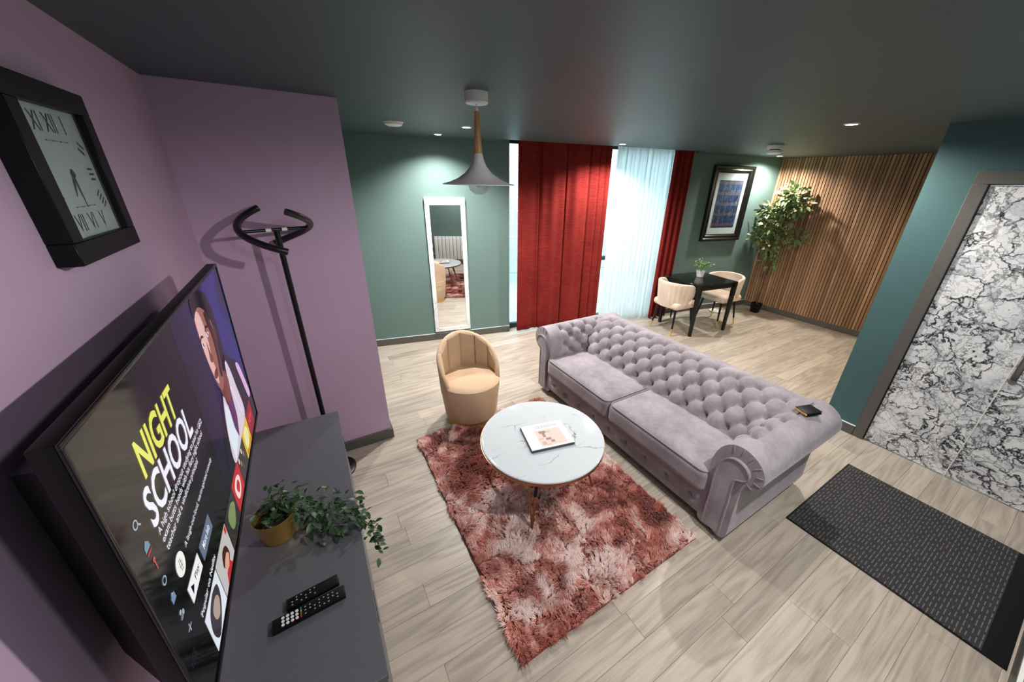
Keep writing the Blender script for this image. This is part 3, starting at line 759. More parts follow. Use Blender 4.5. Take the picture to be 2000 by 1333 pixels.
def dining_chair(label, loc, rz):
    """faces local +x"""
    c = thing('dining_chair', label, 'chair', loc, rz, 'dining chairs at the black table')
    obj('seat', rbox_me('seat', (.44, .45, .10), .045, 12, .015), M['cream'], c, (.02, 0, .43), smooth=True)
    rows_ = []; A = 105
    for a in np.linspace(-A, A, 121):
        w = abs(a)/A; zt = .765-.035*w**2-.06*max(0, (w-.8)/.2)**2; zb = .40+.17*max(0, (w-.45)/.55)**1.5
        fl = .006*abs(math.sin(math.radians(a)*13))
        pr = []
        R = .235
        for z in np.linspace(zb, zt-.015, 12):
            k = (z-.4)/.36; pr.append((R+.035*k+fl*min(1, 1.2-abs(k-.5)), z))
        for b in np.linspace(0, 180, 8)[1:-1]: pr.append((R+.035-.02+.02*math.cos(math.radians(b)), zt-.015+.016*math.sin(math.radians(b))))
        for z in np.linspace(zt-.015, zb, 10): pr.append((R-.006+.02*(z-.4)/.36-.018, z))
        ca, sa = math.cos(math.radians(180-a)), math.sin(math.radians(180-a))
        rows_.append([(r*ca*1.02+.01, r*sa, z) for r, z in pr])
    obj('backrest', grid_me('backrest', np.array(rows_), closed_v=True, cap=True), M['cream'], c, smooth=True, sharp=65)
    for i in (-1, 1):
        for j in (-1, 1):
            top = Vector((.02+i*.15, j*.155, .395)); foot = Vector((.02+i*.205, j*.2, .0))
            p1 = top.lerp(foot, .74)
            lg = obj('leg', tube_me('leg', [top, p1], [.017, .0115], 12), M['black_metal'], c, smooth=True, sharp=50)
            tube('brass_tip', [p1, foot], [.0118, .0075], M['brass'], lg, 12)
    return c
dining_chair('cream velvet dining chair on the curtain side, its back to the sofa', (4.40, 3.11, 0), math.radians(-4))
dining_chair('cream velvet dining chair on the side nearer the tree and slat wall', (5.33, 2.985, 0), math.radians(176))

t = thing('table_plant', 'small leafy plant in a white pot on the black dining table', 'potted plant', (4.88, 3.11, .7505))
lathe('pot', [(0, 0), (.042, 0), (.046, .004), (.06, .085), (.06, .09), (.055, .09), (.052, .07), (0, .07)], plain('pot_white', (214, 212, 210), .5, var=.08, scale=20), t, 40)
lathe('soil', [(0, .074), (.052, .074)], M['soil'], t, 24)
def leaf_me(name, ln, wd, curl=.2, seg=4):
    v, f = [], []
    for i in range(seg+1):
        k = i/seg; w = wd/2*math.sin(math.pi*min(1, k*.92+.06))**.8; z = -curl*ln*k*k
        v += [(k*ln, -w, z+w*.25), (k*ln, 0, z), (k*ln, w, z+w*.25)]
    for i in range(seg):
        a = i*3; f += [(a, a+3, a+4, a+1), (a+1, a+4, a+5, a+2)]
    me = pyd(name, v, f); me.polygons.foreach_set('use_smooth', [True]*len(me.polygons)); return me
def joined_leaves(name, n, place, mat, parent):
    V, F = [], []
    for i in range(n):
        p, d, ln, wd, roll = place(i)
        m4 = Vector(d).to_track_quat('X', 'Z').to_matrix().to_4x4(); m4 = Matrix.Translation(p) @ m4 @ Matrix.Rotation(roll, 4, 'X')
        o = len(V); pts_ = [(0, 0, 0), (ln*.35, -wd/2, ln*.04), (ln*.4, 0, 0), (ln*.35, wd/2, ln*.04), (ln*.75, -wd*.35, 0), (ln*.75, wd*.35, 0), (ln, 0, -ln*.12)]
        V += [m4 @ Vector(q) for q in pts_]
        F += [(o, o+1, o+2), (o, o+2, o+3), (o+1, o+4, o+2), (o+2, o+5, o+3), (o+2, o+4, o+6), (o+2, o+6, o+5)]
    me = pyd(name, V, F); return tag(obj(name, me, mat, parent), kind='stuff')
stems = []
for i in range(15):
    a = random.uniform(0, 6.28); r = random.uniform(.04, .12); h = random.uniform(.15, .24)
    e = Vector((r*math.cos(a), r*math.sin(a), h)); stems.append(e)
    st_ = tube('stem', [(0, 0, .072), e*.5+Vector((0, 0, .06)), e], .0018, M['fern'], t, 5)
def pl(i):
    e = stems[i % len(stems)]; q = e+Vector((random.gauss(0, .022), random.gauss(0, .022), random.gauss(0, .018)))
    return q, (random.gauss(0, 1), random.gauss(0, 1), random.gauss(.3, .5)), random.uniform(.022, .04), random.uniform(.012, .02), random.uniform(-1, 1)
joined_leaves('foliage', 230, pl, M['fern'], t)

lathe_o = thing('floor_dish', 'small white round dish on the floor behind the dining chair', 'dish', (5.80, 3.27, 0))
lathe('dish', [(0, 0), (.085, 0), (.1, .012), (.1, .02), (.09, .02), (.08, .008), (0, .008)], M['white'], lathe_o, 40)
lathe('hub', [(0, .008), (.03, .008), (.028, .022), (0, .026)], M['white'], lathe_o, 24)

# ---------------------------------------------------------------- tree by the slat wall
t = thing('artificial_tree', 'tall leafy tree in a small black pot against the slat wall', 'tree', (6.40, 2.93, 0))
v = [(i*.05, j*.05, .0) for i, j in ((-1, -1), (1, -1), (1, 1), (-1, 1))]+[(i*.066, j*.066, .165) for i, j in ((-1, -1), (1, -1), (1, 1), (-1, 1))]+[(i*.06, j*.06, .165) for i, j in ((-1, -1), (1, -1), (1, 1), (-1, 1))]+[(i*.055, j*.055, .135) for i, j in ((-1, -1), (1, -1), (1, 1), (-1, 1))]
f = [(3, 2, 1, 0)]+[(b+i, b+(i+1) % 4, b+4+(i+1) % 4, b+4+i) for b in (0, 4, 8) for i in range(4)]+[(12, 13, 14, 15)]
obj('pot', pyd('pot', v, f), M['black'], t)
box('soil', (-.054, -.054, .12), (.054, .054, .14), M['soil'], t)
T0 = Vector((6.40, 2.93, 0))
clusters = [((6.42, 2.87, 1.88), .17, 80), ((6.40, 2.76, 1.72), .16, 60), ((6.42, 2.95, 1.68), .15, 60), ((6.30, 3.10, 1.62), .15, 60), ((6.33, 3.02, 1.45), .16, 70), ((6.40, 2.9, 1.36), .17, 80),
            ((6.28, 3.10, 1.25), .13, 50), ((6.46, 2.66, 1.28), .12, 36), ((6.36, 2.97, 1.12), .15, 55), ((6.40, 2.92, .86), .13, 34), ((6.32, 3.2, 1.3), .08, 16)]
tube('trunk', [(0, 0, .14), (.01, -.01, .5), (-.01, .01, .85), (.0, 0, 1.15), (-.01, .03, 1.4)], [.014, .013, .012, .011, .008], M['bark'], t, 8)
tube('trunk', [(.02, .02, .14), (.03, .0, .55), (.02, -.03, 1.0), (.01, -.05, 1.5), (.02, -.05, 1.85)], [.012, .011, .01, .008, .005], M['bark'], t, 8)
lm = [leaf_me('leaf', .095, .048, .2), leaf_me('leaf', .08, .042, .35), leaf_me('leaf', .11, .052, .15)]
for m_ in lm: m_.materials.append(M['leaf'])
rest = []; nleaf = 0
for ci, (c, r, n) in enumerate(clusters):
    n = int(n*1.45)
    c = Vector(c)-T0
    st = Vector((0, 0, max(.5, c.z-.35)))
    tube('branch', [st, st.lerp(c, .5)+Vector((0, 0, .04)), c], [.008, .006, .003], M['bark'], t, 6)
    for k in range(n):
        d = Vector((random.gauss(0, 1), random.gauss(0, 1), random.gauss(0, 1))).normalized(); p = c+d*r*random.random()**.45
        p.x = min(p.x, .115); p.y = min(p.y, .3)
        dr_ = (d+Vector((random.gauss(-.2, .5), random.gauss(0, .5), random.gauss(-.15, .4)))).normalized()
        if nleaf % 2 == 0 and nleaf < 600:
            o = obj('leaf', random.choice(lm), None, t, p); o.rotation_euler = (dr_.to_track_quat('X', 'Z').to_matrix() @ Matrix.Rotation(random.uniform(-1, 1), 3, 'X')).to_euler()
        else: rest.append((p, dr_))
        nleaf += 1
joined_leaves('foliage', len(rest), lambda i: (rest[i][0], rest[i][1], random.uniform(.075, .11), random.uniform(.04, .052), random.uniform(-1, 1)), M['leaf'], t)

# ---------------------------------------------------------------- things on the back wall
pf = thing('framed_print', 'dark blue patterned print in a deep black frame above the dining table', 'picture', Bw(5.32, .002, 1.725), B_ROT)
fw, fh = .395, .545
fr_prof = [(0, 0), (.0, .045), (.012, .056), (.03, .05), (.045, .036), (.06, .04), (.075, .034), (.09, .02), (.1, .02), (.1, 0)]
def frame_side(name, hx, hz, horiz, sgn, mat, par, prof):
    v, f = [], []; n = len(prof)
    for e in (-1, 1):
        for (i_, d_) in prof:
            if horiz: v.append((e*(hx-i_), -d_, sgn*(hz-i_)))
            else: v.append((sgn*(hx-i_), -d_, e*(hz-i_)))
    for k in range(n): f.append((k, (k+1) % n, n+(k+1) % n, n+k))
    f += [tuple(range(n)), tuple(range(n, 2*n))]
    me = pyd(name, v, f); bm = bmesh.new(); bm.from_mesh(me); bmesh.ops.recalc_face_normals(bm, faces=bm.faces); bm.to_mesh(me); bm.free()
    return obj(name, me, mat, par)
lac = plain('black_lacquer', (20, 18, 18), .25)
for hz_, sg in ((True, 1), (True, -1), (False, 1), (False, -1)): frame_side('frame_side', fw, fh, hz_, sg, lac, pf, fr_prof)
box('mount', (-.3, -.016, -.45), (.3, -.002, .45), plain('mount_card', (222, 216, 214), .7), pf)
def mat_print():
    m = NT('blue_print'); tc = m.tc()
    sep = m.new('ShaderNodeSeparateXYZ'); m.link(tc, sep.inputs[0])
    vx = m.math('FRACT', m.math('MULTIPLY', m.math('ADD', sep.outputs[0], m.math('MULTIPLY', m.noise(tc, 8, 2).outputs[0], .03)), 9.5))
    vz = m.math('FRACT', m.math('MULTIPLY', m.math('ADD', sep.outputs[2], m.math('MULTIPLY', m.noise(tc, 6, 2).outputs[0], .03)), 6.6))
    lx = m.math('LESS_THAN', vx, .07); lz = m.math('LESS_THAN', vz, .28)
    n1 = m.noise(tc, 14, 4).outputs[0]
    c = m.ramp(n1, [(.35, L(28, 34, 66)), (.55, L(36, 54, 92)), (.72, L(70, 108, 132))])
    c = m.mix(m.math('MULTIPLY', lz, .55), c, L(112, 86, 84)); c = m.mix(m.math('MULTIPLY', lx, .45), c, L(128, 128, 150))
    m.set(color=c, rough=.5); return m.m
box('print', (-.235, -.0175, -.345), (.235, -.016, .345), mat_print(), pf)
gz = box('glazing', (-.3, -.0205, -.45), (.3, -.019, .45), M['glass'], pf)

mr = thing('wall_mirror', 'tall narrow mirror in a white marble frame on the green wall', 'mirror', Bw(.99, .002, .96), B_ROT)
hx, hz = .235, .84
for n_, lo, hi in (('frame_side', (-hx, -.03, hz-.085), (hx, 0, hz)), ('frame_side', (-hx, -.03, -hz), (hx, 0, -hz+.05)), ('frame_side', (-hx, -.03, -hz+.05), (-hx+.052, 0, hz-.085)), ('frame_side', (hx-.052, -.03, -hz+.05), (hx, 0, hz-.085))):
    box(n_, lo, hi, M['marble_frame'], mr, .003, 1)
box('mirror_glass', (-hx+.052, -.02, -hz+.05), (hx-.052, -.004, hz-.085), M['mirror'], mr)

# curtains
def curtain(name, label, s0, s1, z0, z1, off, fold, mat, n=None, thick=.004, group=None, flare=0):
    n = n or int((s1-s0)*160); ss = np.linspace(0, 1, n); zs = np.linspace(0, 1, 26)
    V = np.zeros((n, 26, 3))
    for i, u in enumerate(ss):
        for j, w in enumerate(zs):
            x = s0+(s1-s0)*u; dx, dy = fold(u, w)
            V[i, j] = (x+dx+flare*(u-.5)*(1-w), -(off+dy), z0+(z1-z0)*w)
    o = obj(name, grid_me(name, V), mat, None, B_LOC, (0, 0, B_ROT), smooth=True)
    md = o.modifiers.new('thickness', 'SOLIDIFY'); md.thickness = thick
    return tag(o, label, 'curtain', group)
def fold_wide(u, w):
    k = 1-.25*w
    y_ = .022*math.sin(u*2*math.pi*3.3+.4)+.010*math.sin(u*2*math.pi*8.2+1)
    for c, a, wd in ((.24, .03, .010), (.52, .032, .009), (.78, .04, .012), (.88, .03, .01), (.95, .03, .01)): y_ -= a*math.exp(-((u-c-.01*(1-w))/wd)**2)
    return 0, y_*k+.02
curtain('velvet_curtain', 'wide dark red velvet curtain hanging in front of the window', 1.87, 3.13, .035, CEIL+.12, .06, fold_wide, M['redvel'], 300)
curtain('velvet_curtain', 'narrow bunched dark red velvet curtain beside the picture wall', 4.07, 4.38, .02, CEIL+.12, .145, lambda u, w: (0, .035*math.sin(u*2*math.pi*3.1)*(1-.2*w)), M['redvel'], 90)
curtain('sheer_curtain', 'white sheer voile curtain glowing with daylight between the red curtains', 3.22, 4.20, .006, CEIL+.12, .07, lambda u, w: (.01*math.sin(u*60), (.02*math.sin(u*2*math.pi*15)+.012*math.sin(u*2*math.pi*27+2))*(1.1-.3*w)), M['sheer'], 320, .0012, flare=.06)
o = S(thing('trim_curtain_track', 'slim white curtain track hidden in the ceiling pocket', 'curtain track', B_LOC, B_ROT))
box('track', (1.8, -.14, CEIL+.12), (4.5, -.04, CEIL+.13), M['white'], o)

# ---------------------------------------------------------------- radiator and socket on the rear wall (seen in the mirror)
t = thing('radiator', 'white ribbed panel radiator on the rear wall, seen in the mirror', 'radiator', (1.15, RY, .12))
hwid = .36
for k in range(8):
    a = -hwid+k*2*hwid/8; b = a+2*hwid/8-.008
    box('rib', (a, .03, .01), (b, .085, .57), M['white'], t, .008, 2)
box('back_panel', (-hwid, .025, .02), (hwid-.008, .05, .56), M['trim'], t)
for x in (-.22, .22): box('bracket', (x-.02, .001, .1), (x+.02, .03, .45), M['white'], t)
t = thing('wall_socket', 'white socket with a plugged cable beside the radiator on the rear wall', 'socket', (.7, RY, .46))
box('plate', (-.045, 0, -.045), (.045, .01, .045), M['white'], t, .003); box('plug', (-.022, .01, -.025), (.022, .045, .02), M['white'], t, .005)
tube('cable', [(0, .03, -.025), (.01, .035, -.1), (.04, .03, -.18), (.09, .03, -.22), (.1, .04, -.2)], .004, M['white'], t)

# ---------------------------------------------------------------- entrance mat
t = thing('entrance_mat', 'dark grey ribbed entrance mat on the floor before the marble door', 'door mat', (2.84, .055, 0))
box('mat_body', (-.48, -.38, .0008), (.48, .465, .008), M['mat'], t, .002, 1)
box('rubber_edge', (-.49, -.46, .0006), (.49, .472, .005), M['black'], t, .002, 1)

# ---------------------------------------------------------------- coat stand
t = thing('coat_stand', 'slim black coat stand with curved arms beside the pink wall', 'coat stand', (-.133, 2.437, 0))
lathe('base', [(0, 0), (.125, 0), (.13, .004), (.13, .016), (.12, .022), (.02, .026), (0, .026)], M['black_metal'], t, 64)
tube('pole', [(0, 0, .02), (0, 0, 1.725)], .0145, M['black_metal'], t, 16)
rho = math.radians(-21)
bar = tube('crossbar', [(-.16*math.cos(rho), .16*math.sin(rho), 1.725), (.16*math.cos(rho), -.16*math.sin(rho), 1.725)], .0085, M['black_metal'], t, 12)
satin = plain('black_satin', (26, 24, 26), .32, var=.02)
for s_ in (-1, 1):
    tube('collar', [(s_*.026*math.cos(rho), -s_*.026*math.sin(rho), 1.725), (s_*.052*math.cos(rho), -s_*.052*math.sin(rho), 1.725)], .0098, M['white'], bar, 12)
    arm_ = []
    for k in np.linspace(0, 1, 36):
        ph = math.radians(87-168*k)+rho
        arm_.append((s_*.166*math.cos(ph), -s_*.166*math.sin(ph), 1.828-.2*k))
    tube('arm', arm_, .0175, satin, t, 14)

# ---------------------------------------------------------------- media cabinet and what stands on it
CAB_Z = .6
t = thing('media_cabinet', 'long anthracite grey media cabinet under the television', 'cabinet', (WX, 1.49, 0))
box('top_panel', (.018, -.785, CAB_Z-.022), (.476, .785, CAB_Z), M['cabinet'], t, .002, 1)
box('carcass', (.02, -.78, .06), (.452, .78, CAB_Z-.022), M['cabinet'], t)
box('plinth', (.03, -.76, 0), (.43, .76, .06), M['black'], t)
dw = 1.56/3
for k in range(3):
    d_ = box('cabinet_door', (.452, -.78+k*dw+.002, .065), (.471, -.78+(k+1)*dw-.002, CAB_Z-.026), M['cabinet'], t, .002, 1)
    box('handle', (.471, -.78+k*dw+dw/2-.06, CAB_Z-.07), (.477, -.78+k*dw+dw/2+.06, CAB_Z-.058), M['black_metal'], d_, .001, 1)

t = thing('trailing_plant', 'trailing green vine in a brass pot on the media cabinet', 'potted plant', (-.335, 1.425, CAB_Z))
lathe('pot', [(0, 0), (.056, 0), (.059, .003), (.06, .008), (.075, .118), (.077, .122), (.0745, .122), (.072, .1), (.06, .02), (0, .02)], M['brass'], t, 56)
lathe('soil', [(0, .085), (.07, .085)], M['soil'], t, 30)
iv = [leaf_me('leaf', .033, .019, .2, 3), leaf_me('leaf', .04, .022, .3, 3), leaf_me('leaf', .027, .015, .1, 3)]
for m_ in iv: m_.materials.append(M['ivy'])
PO = Vector((-.335, 1.425, CAB_Z))
vines = [[(-.325, 1.43, .70), (-.28, 1.47, .735), (-.2, 1.455, .68), (-.11, 1.39, .66), (-.03, 1.31, .635), (.005, 1.275, .56), (.0, 1.24, .49)],
         [(-.32, 1.43, .70), (-.27, 1.44, .73), (-.21, 1.40, .67), (-.14, 1.34, .65), (-.06, 1.30, .64), (.0, 1.29, .6), (.03, 1.28, .54)],
         [(-.33, 1.44, .70), (-.29, 1.49, .72), (-.22, 1.49, .66), (-.13, 1.43, .64), (-.05, 1.36, .64), (.0, 1.34, .63)],
         [(-.32, 1.42, .70), (-.27, 1.40, .70), (-.22, 1.36, .63), (-.15, 1.31, .62), (-.08, 1.27, .62)],
         [(-.33, 1.43, .70), (-.3, 1.51, .74), (-.22, 1.5, .70), (-.12, 1.46, .66), (-.04, 1.42, .65), (.01, 1.41, .64)],
         [(-.32, 1.43, .70), (-.26, 1.42, .72), (-.18, 1.39, .68), (-.1, 1.34, .66), (-.02, 1.28, .63), (.01, 1.25, .55), (.015, 1.23, .47)],
         [(-.34, 1.44, .70), (-.345, 1.48, .75), (-.34, 1.52, .78)], [(-.345, 1.44, .70), (-.37, 1.46, .72), (-.385, 1.48, .725)], [(-.33, 1.45, .70), (-.31, 1.50, .76), (-.3, 1.54, .77)],
         [(-.34, 1.42, .69), (-.36, 1.40, .71), (-.37, 1.385, .715)]]
cnt = 0
for pts_ in vines:
    cp, _ = catmull([Vector(p)-PO for p in pts_], 40)
    tube('stem', [tuple(p) for p in cp[::3]], .0014, M['ivy'], t, 5)
    nl_ = 40 if len(pts_) > 4 else 13
    for k in range(nl_):
        q = Vector(cp[min(39, int(3+37*k/nl_))])+Vector((random.gauss(0, .012), random.gauss(0, .018), random.gauss(.004, .008)))
        if q.x < .29: q.z = max(q.z, .012)
        d = Vector((random.gauss(.3, .7), random.gauss(-.25, .8), random.gauss(.1, .35))).normalized()
        if q.x < .29 and q.z < .03: d.z = abs(d.z)*.3; d.normalize()
        o = obj('leaf', random.choice(iv), None, t, q); o.rotation_euler = (d.to_track_quat('X', 'Z').to_matrix() @ Matrix.Rotation(random.uniform(-.6, .6), 3, 'X')).to_euler(); cnt += 1

# remotes
key_w = plain('key_white', (225, 225, 225), .5); key_c = [plain('key_'+n, c, .5) for n, c in (('red', (190, 40, 40)), ('green', (60, 130, 70)), ('yellow', (190, 150, 50)), ('blue', (40, 120, 140)))]
key_g = plain('key_grey', (170, 170, 172), .5)
kd = lathe_me('key', [(0, .002), (.0045, .002), (.005, 0), (0, 0)], 14); kd.materials.append(key_w)
ks = box_me('key', (-.0022, -.0016, 0), (.0022, .0016, .0015)); ks.materials.append(key_g)
def remote(label, loc, rz, ln, wd, numpad):
    r = thing('remote_control', label, 'remote control', loc, rz)
    bd = box('body', (-ln/2, -wd/2, 0), (ln/2, wd/2, .017), M['black'], r, .004, 2)
    if numpad:
        for i in range(4):
            for j in range(3): obj('key', kd, None, r, (-ln/2+.032+i*.0135, (j-1)*.0125, .017))
        for j in range(4): box('colour_key', (-.002, -.0035, 0), (.002, .0035, .0015), key_c[j], r, loc=(-ln/2+.085, (j-1.5)*.0095, .017))
        for i in range(8):
            for j in range(3):
                if (i*3+j) % 5 != 3: obj('key', ks, None, r, (-ln/2+.098+i*.0142, (j-1)*.0125, .017))
    else:
        for i in range(6):
            for j in range(3):
                if (i+j*2) % 3 != 1: obj('key', ks, None, r, (-ln/2+.018+i*.014, (j-1)*.011, .017))
    return r
remote('black remote with a white number pad, the front one of the two', (-.237, 1.026, CAB_Z+.0005), math.radians(2.5), .222, .047, True)
remote('shorter black remote lying behind the one with the number pad', (-.225, 1.082, CAB_Z+.0005), math.radians(4), .165, .043, False)

# ---------------------------------------------------------------- wall clock
ck = thing('wall_clock', 'square black box clock with white roman-numeral face on the pink wall', 'clock', (WX, 1.483, 1.99))
h_ = .203; i_ = .15
for lo, hi in (((0, -h_, i_), (.046, h_, h_)), ((0, -h_, -h_), (.046, h_, -i_)), ((0, -h_, -i_), (.046, -i_, i_)), ((0, i_, -i_), (.046, h_, i_))):
    box('case_side', lo, hi, M['black'], ck, .002, 1)
face = box('face', (.002, -i_, -i_), (.026, i_, i_), plain('clock_white', (205, 208, 205), .5), ck)
ink = plain('clock_ink', (44, 44, 48), .6)
def on_face(me, w, h, cy, cz, width, height, par=ck, nm='numeral', rot=0, x=.0265, mat=ink):
    o = obj(nm, me, mat, par); cr, sr = math.cos(rot), math.sin(rot)
    # text x -> +y, text y -> +z, rotated in the plane
    m3 = Matrix(((0, 0, 1, x), (cr*width/w, -sr*height/h, 0, cy-(cr*width/2-sr*height/2)), (sr*width/w, cr*height/h, 0, cz-(sr*width/2+cr*height/2)), (0, 0, 0, 1)))
    o.matrix_local = m3; return o
for k, nmr in enumerate(['XII', 'I', 'II', 'III', 'IIII', 'V', 'VI', 'VII', 'VIII', 'IX', 'X', 'XI']):
    a = math.radians(k*30); mxy = max(abs(math.sin(a)), abs(math.cos(a))); y_, z_ = .115*math.sin(a)/mxy*(.6 if k % 3 and abs(math.cos(a)) > .8 else 1), .115*math.cos(a)/mxy
    if k in (2, 4, 8, 10): z_ = math.copysign(.064, z_)
    if k in (1, 5, 7, 11): y_ = math.copysign(.066, y_)
    me, w, h = text_me(nmr, .006)
    side = k in (2, 3, 4, 8, 9, 10)
    if side: on_face(me, w, h, y_, z_, .008*len(nmr)+.008, .03, rot=math.radians({2: 60, 3: 90, 4: 120, 8: 60, 9: 90, 10: 120}[k]))
    else: on_face(me, w, h, y_, z_, .75*w/h*.042, .042)
for z_ in (.075, -.078):
    for k in range(16): box('small_print', (.0264, -.055+k*.007, z_-.0015), (.0267, -.055+k*.007+.0045, z_+.0015), key_g if k % 5 else ink, ck)
def hand(nm, ang, ln, wd):
    a = math.radians(ang); d = Vector((math.sin(a), math.cos(a))); n = Vector((d.y, -d.x))
    pts_ = [n*wd*.4-d*.012, n*wd+d*ln*.3, d*ln, -n*wd+d*ln*.3, -n*wd*.4-d*.012]
    v = [(x, p.x, p.y) for x in (.027, .0285) for p in pts_]; k = len(pts_)
    obj(nm, pyd(nm, v, [tuple(range(k)), tuple(range(k, 2*k))[::-1]]+[(i, (i+1) % k, k+(i+1) % k, k+i) for i in range(k)]), ink, ck)
hand('hour_hand', 208, .06, .0035); hand('minute_hand', 176, .08, .0025)
lathe('hand_hub', [(0, .003), (.008, .003), (.008, 0), (0, 0)], ink, ck, 16, (.027, 0, 0), (0, math.pi/2, 0))
box('glass', (.036, -i_, -i_), (.038, i_, i_), M['glass'], ck)

# ---------------------------------------------------------------- television
TVO = Vector((-.33, .624, 1.672)); TW, TH = 1.222, .712
tv = thing('television', 'large flat television on the pink wall showing a film menu', 'television', TVO)
up = Vector((.04, 0, .9992)).normalized(); uu = Vector((0, 1, 0)); nn = uu.cross(up)
tv.rotation_euler = Matrix((uu, up, nn)).transposed().to_euler()
def tbox(n, u0, u1, v0, v1, d0, d1, mat, par=tv, bevel=0): return box(n, (u0, -v1, d0), (u1, -v0, d1), mat, par, bevel, 2)
tbox('casing', 0, TW, 0, TH, -.028, -.001, M['black'], bevel=.003)
for a in ((0, TW, 0, .009), (0, TW, TH-.014, TH), (0, .009, .009, TH-.014), (TW-.009, TW, .009, TH-.014)):
    tbox('bezel', *a, -.001, .0035, plain('bezel_black', (12, 12, 14), .2), bevel=.001)
# rear housing reaching back to the wall
v = []
for (a, b, c, d, z) in ((.03, TW-.03, .05, TH-.03, -.028), (.17, TW-.06, .13, TH-.1, -.145)): v += [(a, -c, z), (b, -c, z), (b, -d, z), (a, -d, z)]
obj('rear_housing', pyd('rear_housing', v, [(0, 1, 2, 3), (7, 6, 5, 4)]+[(i, i+4, (i+1) % 4+4, (i+1) % 4) for i in range(4)]), M['black'], tv)
tbox('wall_bracket', .35, .9, .2, .5, -.158, -.14, M['black_metal'])
scr = tbox('screen', .009, TW-.009, .009, TH-.014, -.001, .0005, emis('screen_black', (7, 6, 9), .8))
LAY = [.0008]
EM = {}
def em(rgb, k=1.0):
    key = (rgb, k)
    if key not in EM: EM[key] = emis('screen_%d_%d_%d' % rgb, rgb, k)
    return EM[key]
def sh(name, pts_, rgb, layer=1, k=1.0):
    """flat printed shape on the screen; pts in (u, v) from the top left corner"""
    z = .0006+.00018*layer
    n = len(pts_); me = pyd(name, [(a, -b, z) for a, b in pts_], [tuple(range(n))])
    if me.polygons[0].normal.z < 0: me.flip_normals()
    return obj(name, me, em(rgb, k), scr)
def rect(name, u0, u1, v0, v1, rgb, layer=1, k=1.0): return sh(name, [(u0, v0), (u1, v0), (u1, v1), (u0, v1)], rgb, layer, k)
def ell(name, cu, cv, ru, rv, rgb, layer=1, n=28): return sh(name, [(cu+ru*math.cos(2*math.pi*i/n), cv+rv*math.sin(2*math.pi*i/n)) for i in range(n)], rgb, layer)
def blob(name, pts_, rgb, layer=1, n=48):
    p, _ = catmull(pts_, n, closed=True); return sh(name, [tuple(x) for x in p], rgb, layer)
def txt(body, u0, vbase, width, height, rgb, bold=0.0, shear=0.0, layer=4, name='screen_text'):
    me, w, h = text_me(body, bold, shear); o = obj(name, me, em(rgb), scr, (u0, -vbase, .0006+.00018*layer)); o.scale = (width/w, height/h, 1); return o
# picture area: deep blue backdrop
def mat_backdrop():
    m = NT('screen_backdrop'); sep = m.new('ShaderNodeSeparateXYZ'); m.link(m.tc(), sep.inputs[0])
    g = m.new('ShaderNodeMapRange'); m.link(sep.outputs[0], g.inputs[0]); g.inputs[1].default_value = .5; g.inputs[2].default_value = 1.2
    n = m.noise(m.tc(), 3, 3).outputs[0]
    f = m.math('ADD', g.outputs[0], m.math('MULTIPLY', m.math('SUBTRACT', n, .5), .5))
    c = m.ramp(f, [(0, L(10, 9, 18)), (.25, L(24, 20, 52)), (.55, L(24, 22, 84)), (.85, L(26, 36, 104)), (1, L(18, 24, 60))])
    v = m.new('ShaderNodeMapRange'); m.link(sep.outputs[1], v.inputs[0]); v.inputs[1].default_value = -.58; v.inputs[2].default_value = -.42
    c = m.mix(v.outputs[0], (.001, .001, .003, 1), c)
    m.set(color=(.003, .003, .004, 1), rough=.08, spec=.22, emit=c, emits=1.0); return m.m
me = pyd('film_picture', [(.525, -.009, .00066), (TW-.009, -.009, .00066), (TW-.009, -.58, .00066), (.525, -.58, .00066)], [(3, 2, 1, 0)])
if me.polygons[0].normal.z < 0: me.flip_normals()
obj('film_picture', me, mat_backdrop(), scr)
# the figure in the film picture
blob('figure_shadow_side', [(.76, .012), (.84, .012), (.93, .05), (.965, .13), (.96, .22), (.93, .30), (.87, .35), (.80, .36), (.76, .3), (.74, .1)], (12, 9, 14), 2)
blob('figure_jacket', [(.78, .34), (.93, .275), (1.02, .33), (1.1, .38), (1.17, .5), (1.19, .57), (.9, .578), (.62, .578), (.60, .53), (.66, .43)], (20, 14, 26), 2)
blob('figure_shirt', [(.775, .36), (.80, .42), (.86, .44), (.92, .3), (.96, .34), (.98, .42), (1.0, .56), (.85, .578), (.68, .575), (.70, .46)], (196, 184, 200), 3)
sh('figure_shirt_dark', [(.80, .40), (.845, .43), (.89, .37), (.87, .5), (.82, .56), (.79, .50)], (84, 40, 84), 4)
sh('figure_shirt_light', [(.765, .385), (.80, .44), (.80, .55), (.70, .575), (.70, .47)], (206, 214, 222), 4)
for k in range(9): ell('necklace_bead', .905+.006*k, .40+.016*k, .006, .006, (220, 196, 224), 5, 8)
blob('figure_sleeve', [(1.07, .38), (1.12, .40), (1.165, .50), (1.185, .57), (1.14, .57), (1.10, .47)], (196, 160, 200), 3)
blob('figure_neck', [(.775, .33), (.87, .31), (.90, .36), (.86, .42), (.82, .42), (.785, .37)], (112, 60, 50), 4)
blob('figure_face', [(.745, .045), (.80, .04), (.87, .075), (.90, .13), (.895, .20), (.88, .26), (.85, .32), (.80, .348), (.765, .325), (.74, .262), (.724, .19), (.722, .12), (.726, .075)], (142, 92, 84), 5)
blob('figure_face_light', [(.735, .07), (.775, .06), (.80, .10), (.80, .17), (.785, .22), (.79, .28), (.775, .315), (.745, .265), (.728, .19), (.726, .11)], (206, 166, 158), 6)
blob('figure_face_shade', [(.84, .085), (.88, .10), (.895, .17), (.88, .25), (.845, .315), (.82, .3), (.845, .24), (.855, .17), (.84, .12)], (58, 30, 34), 6)
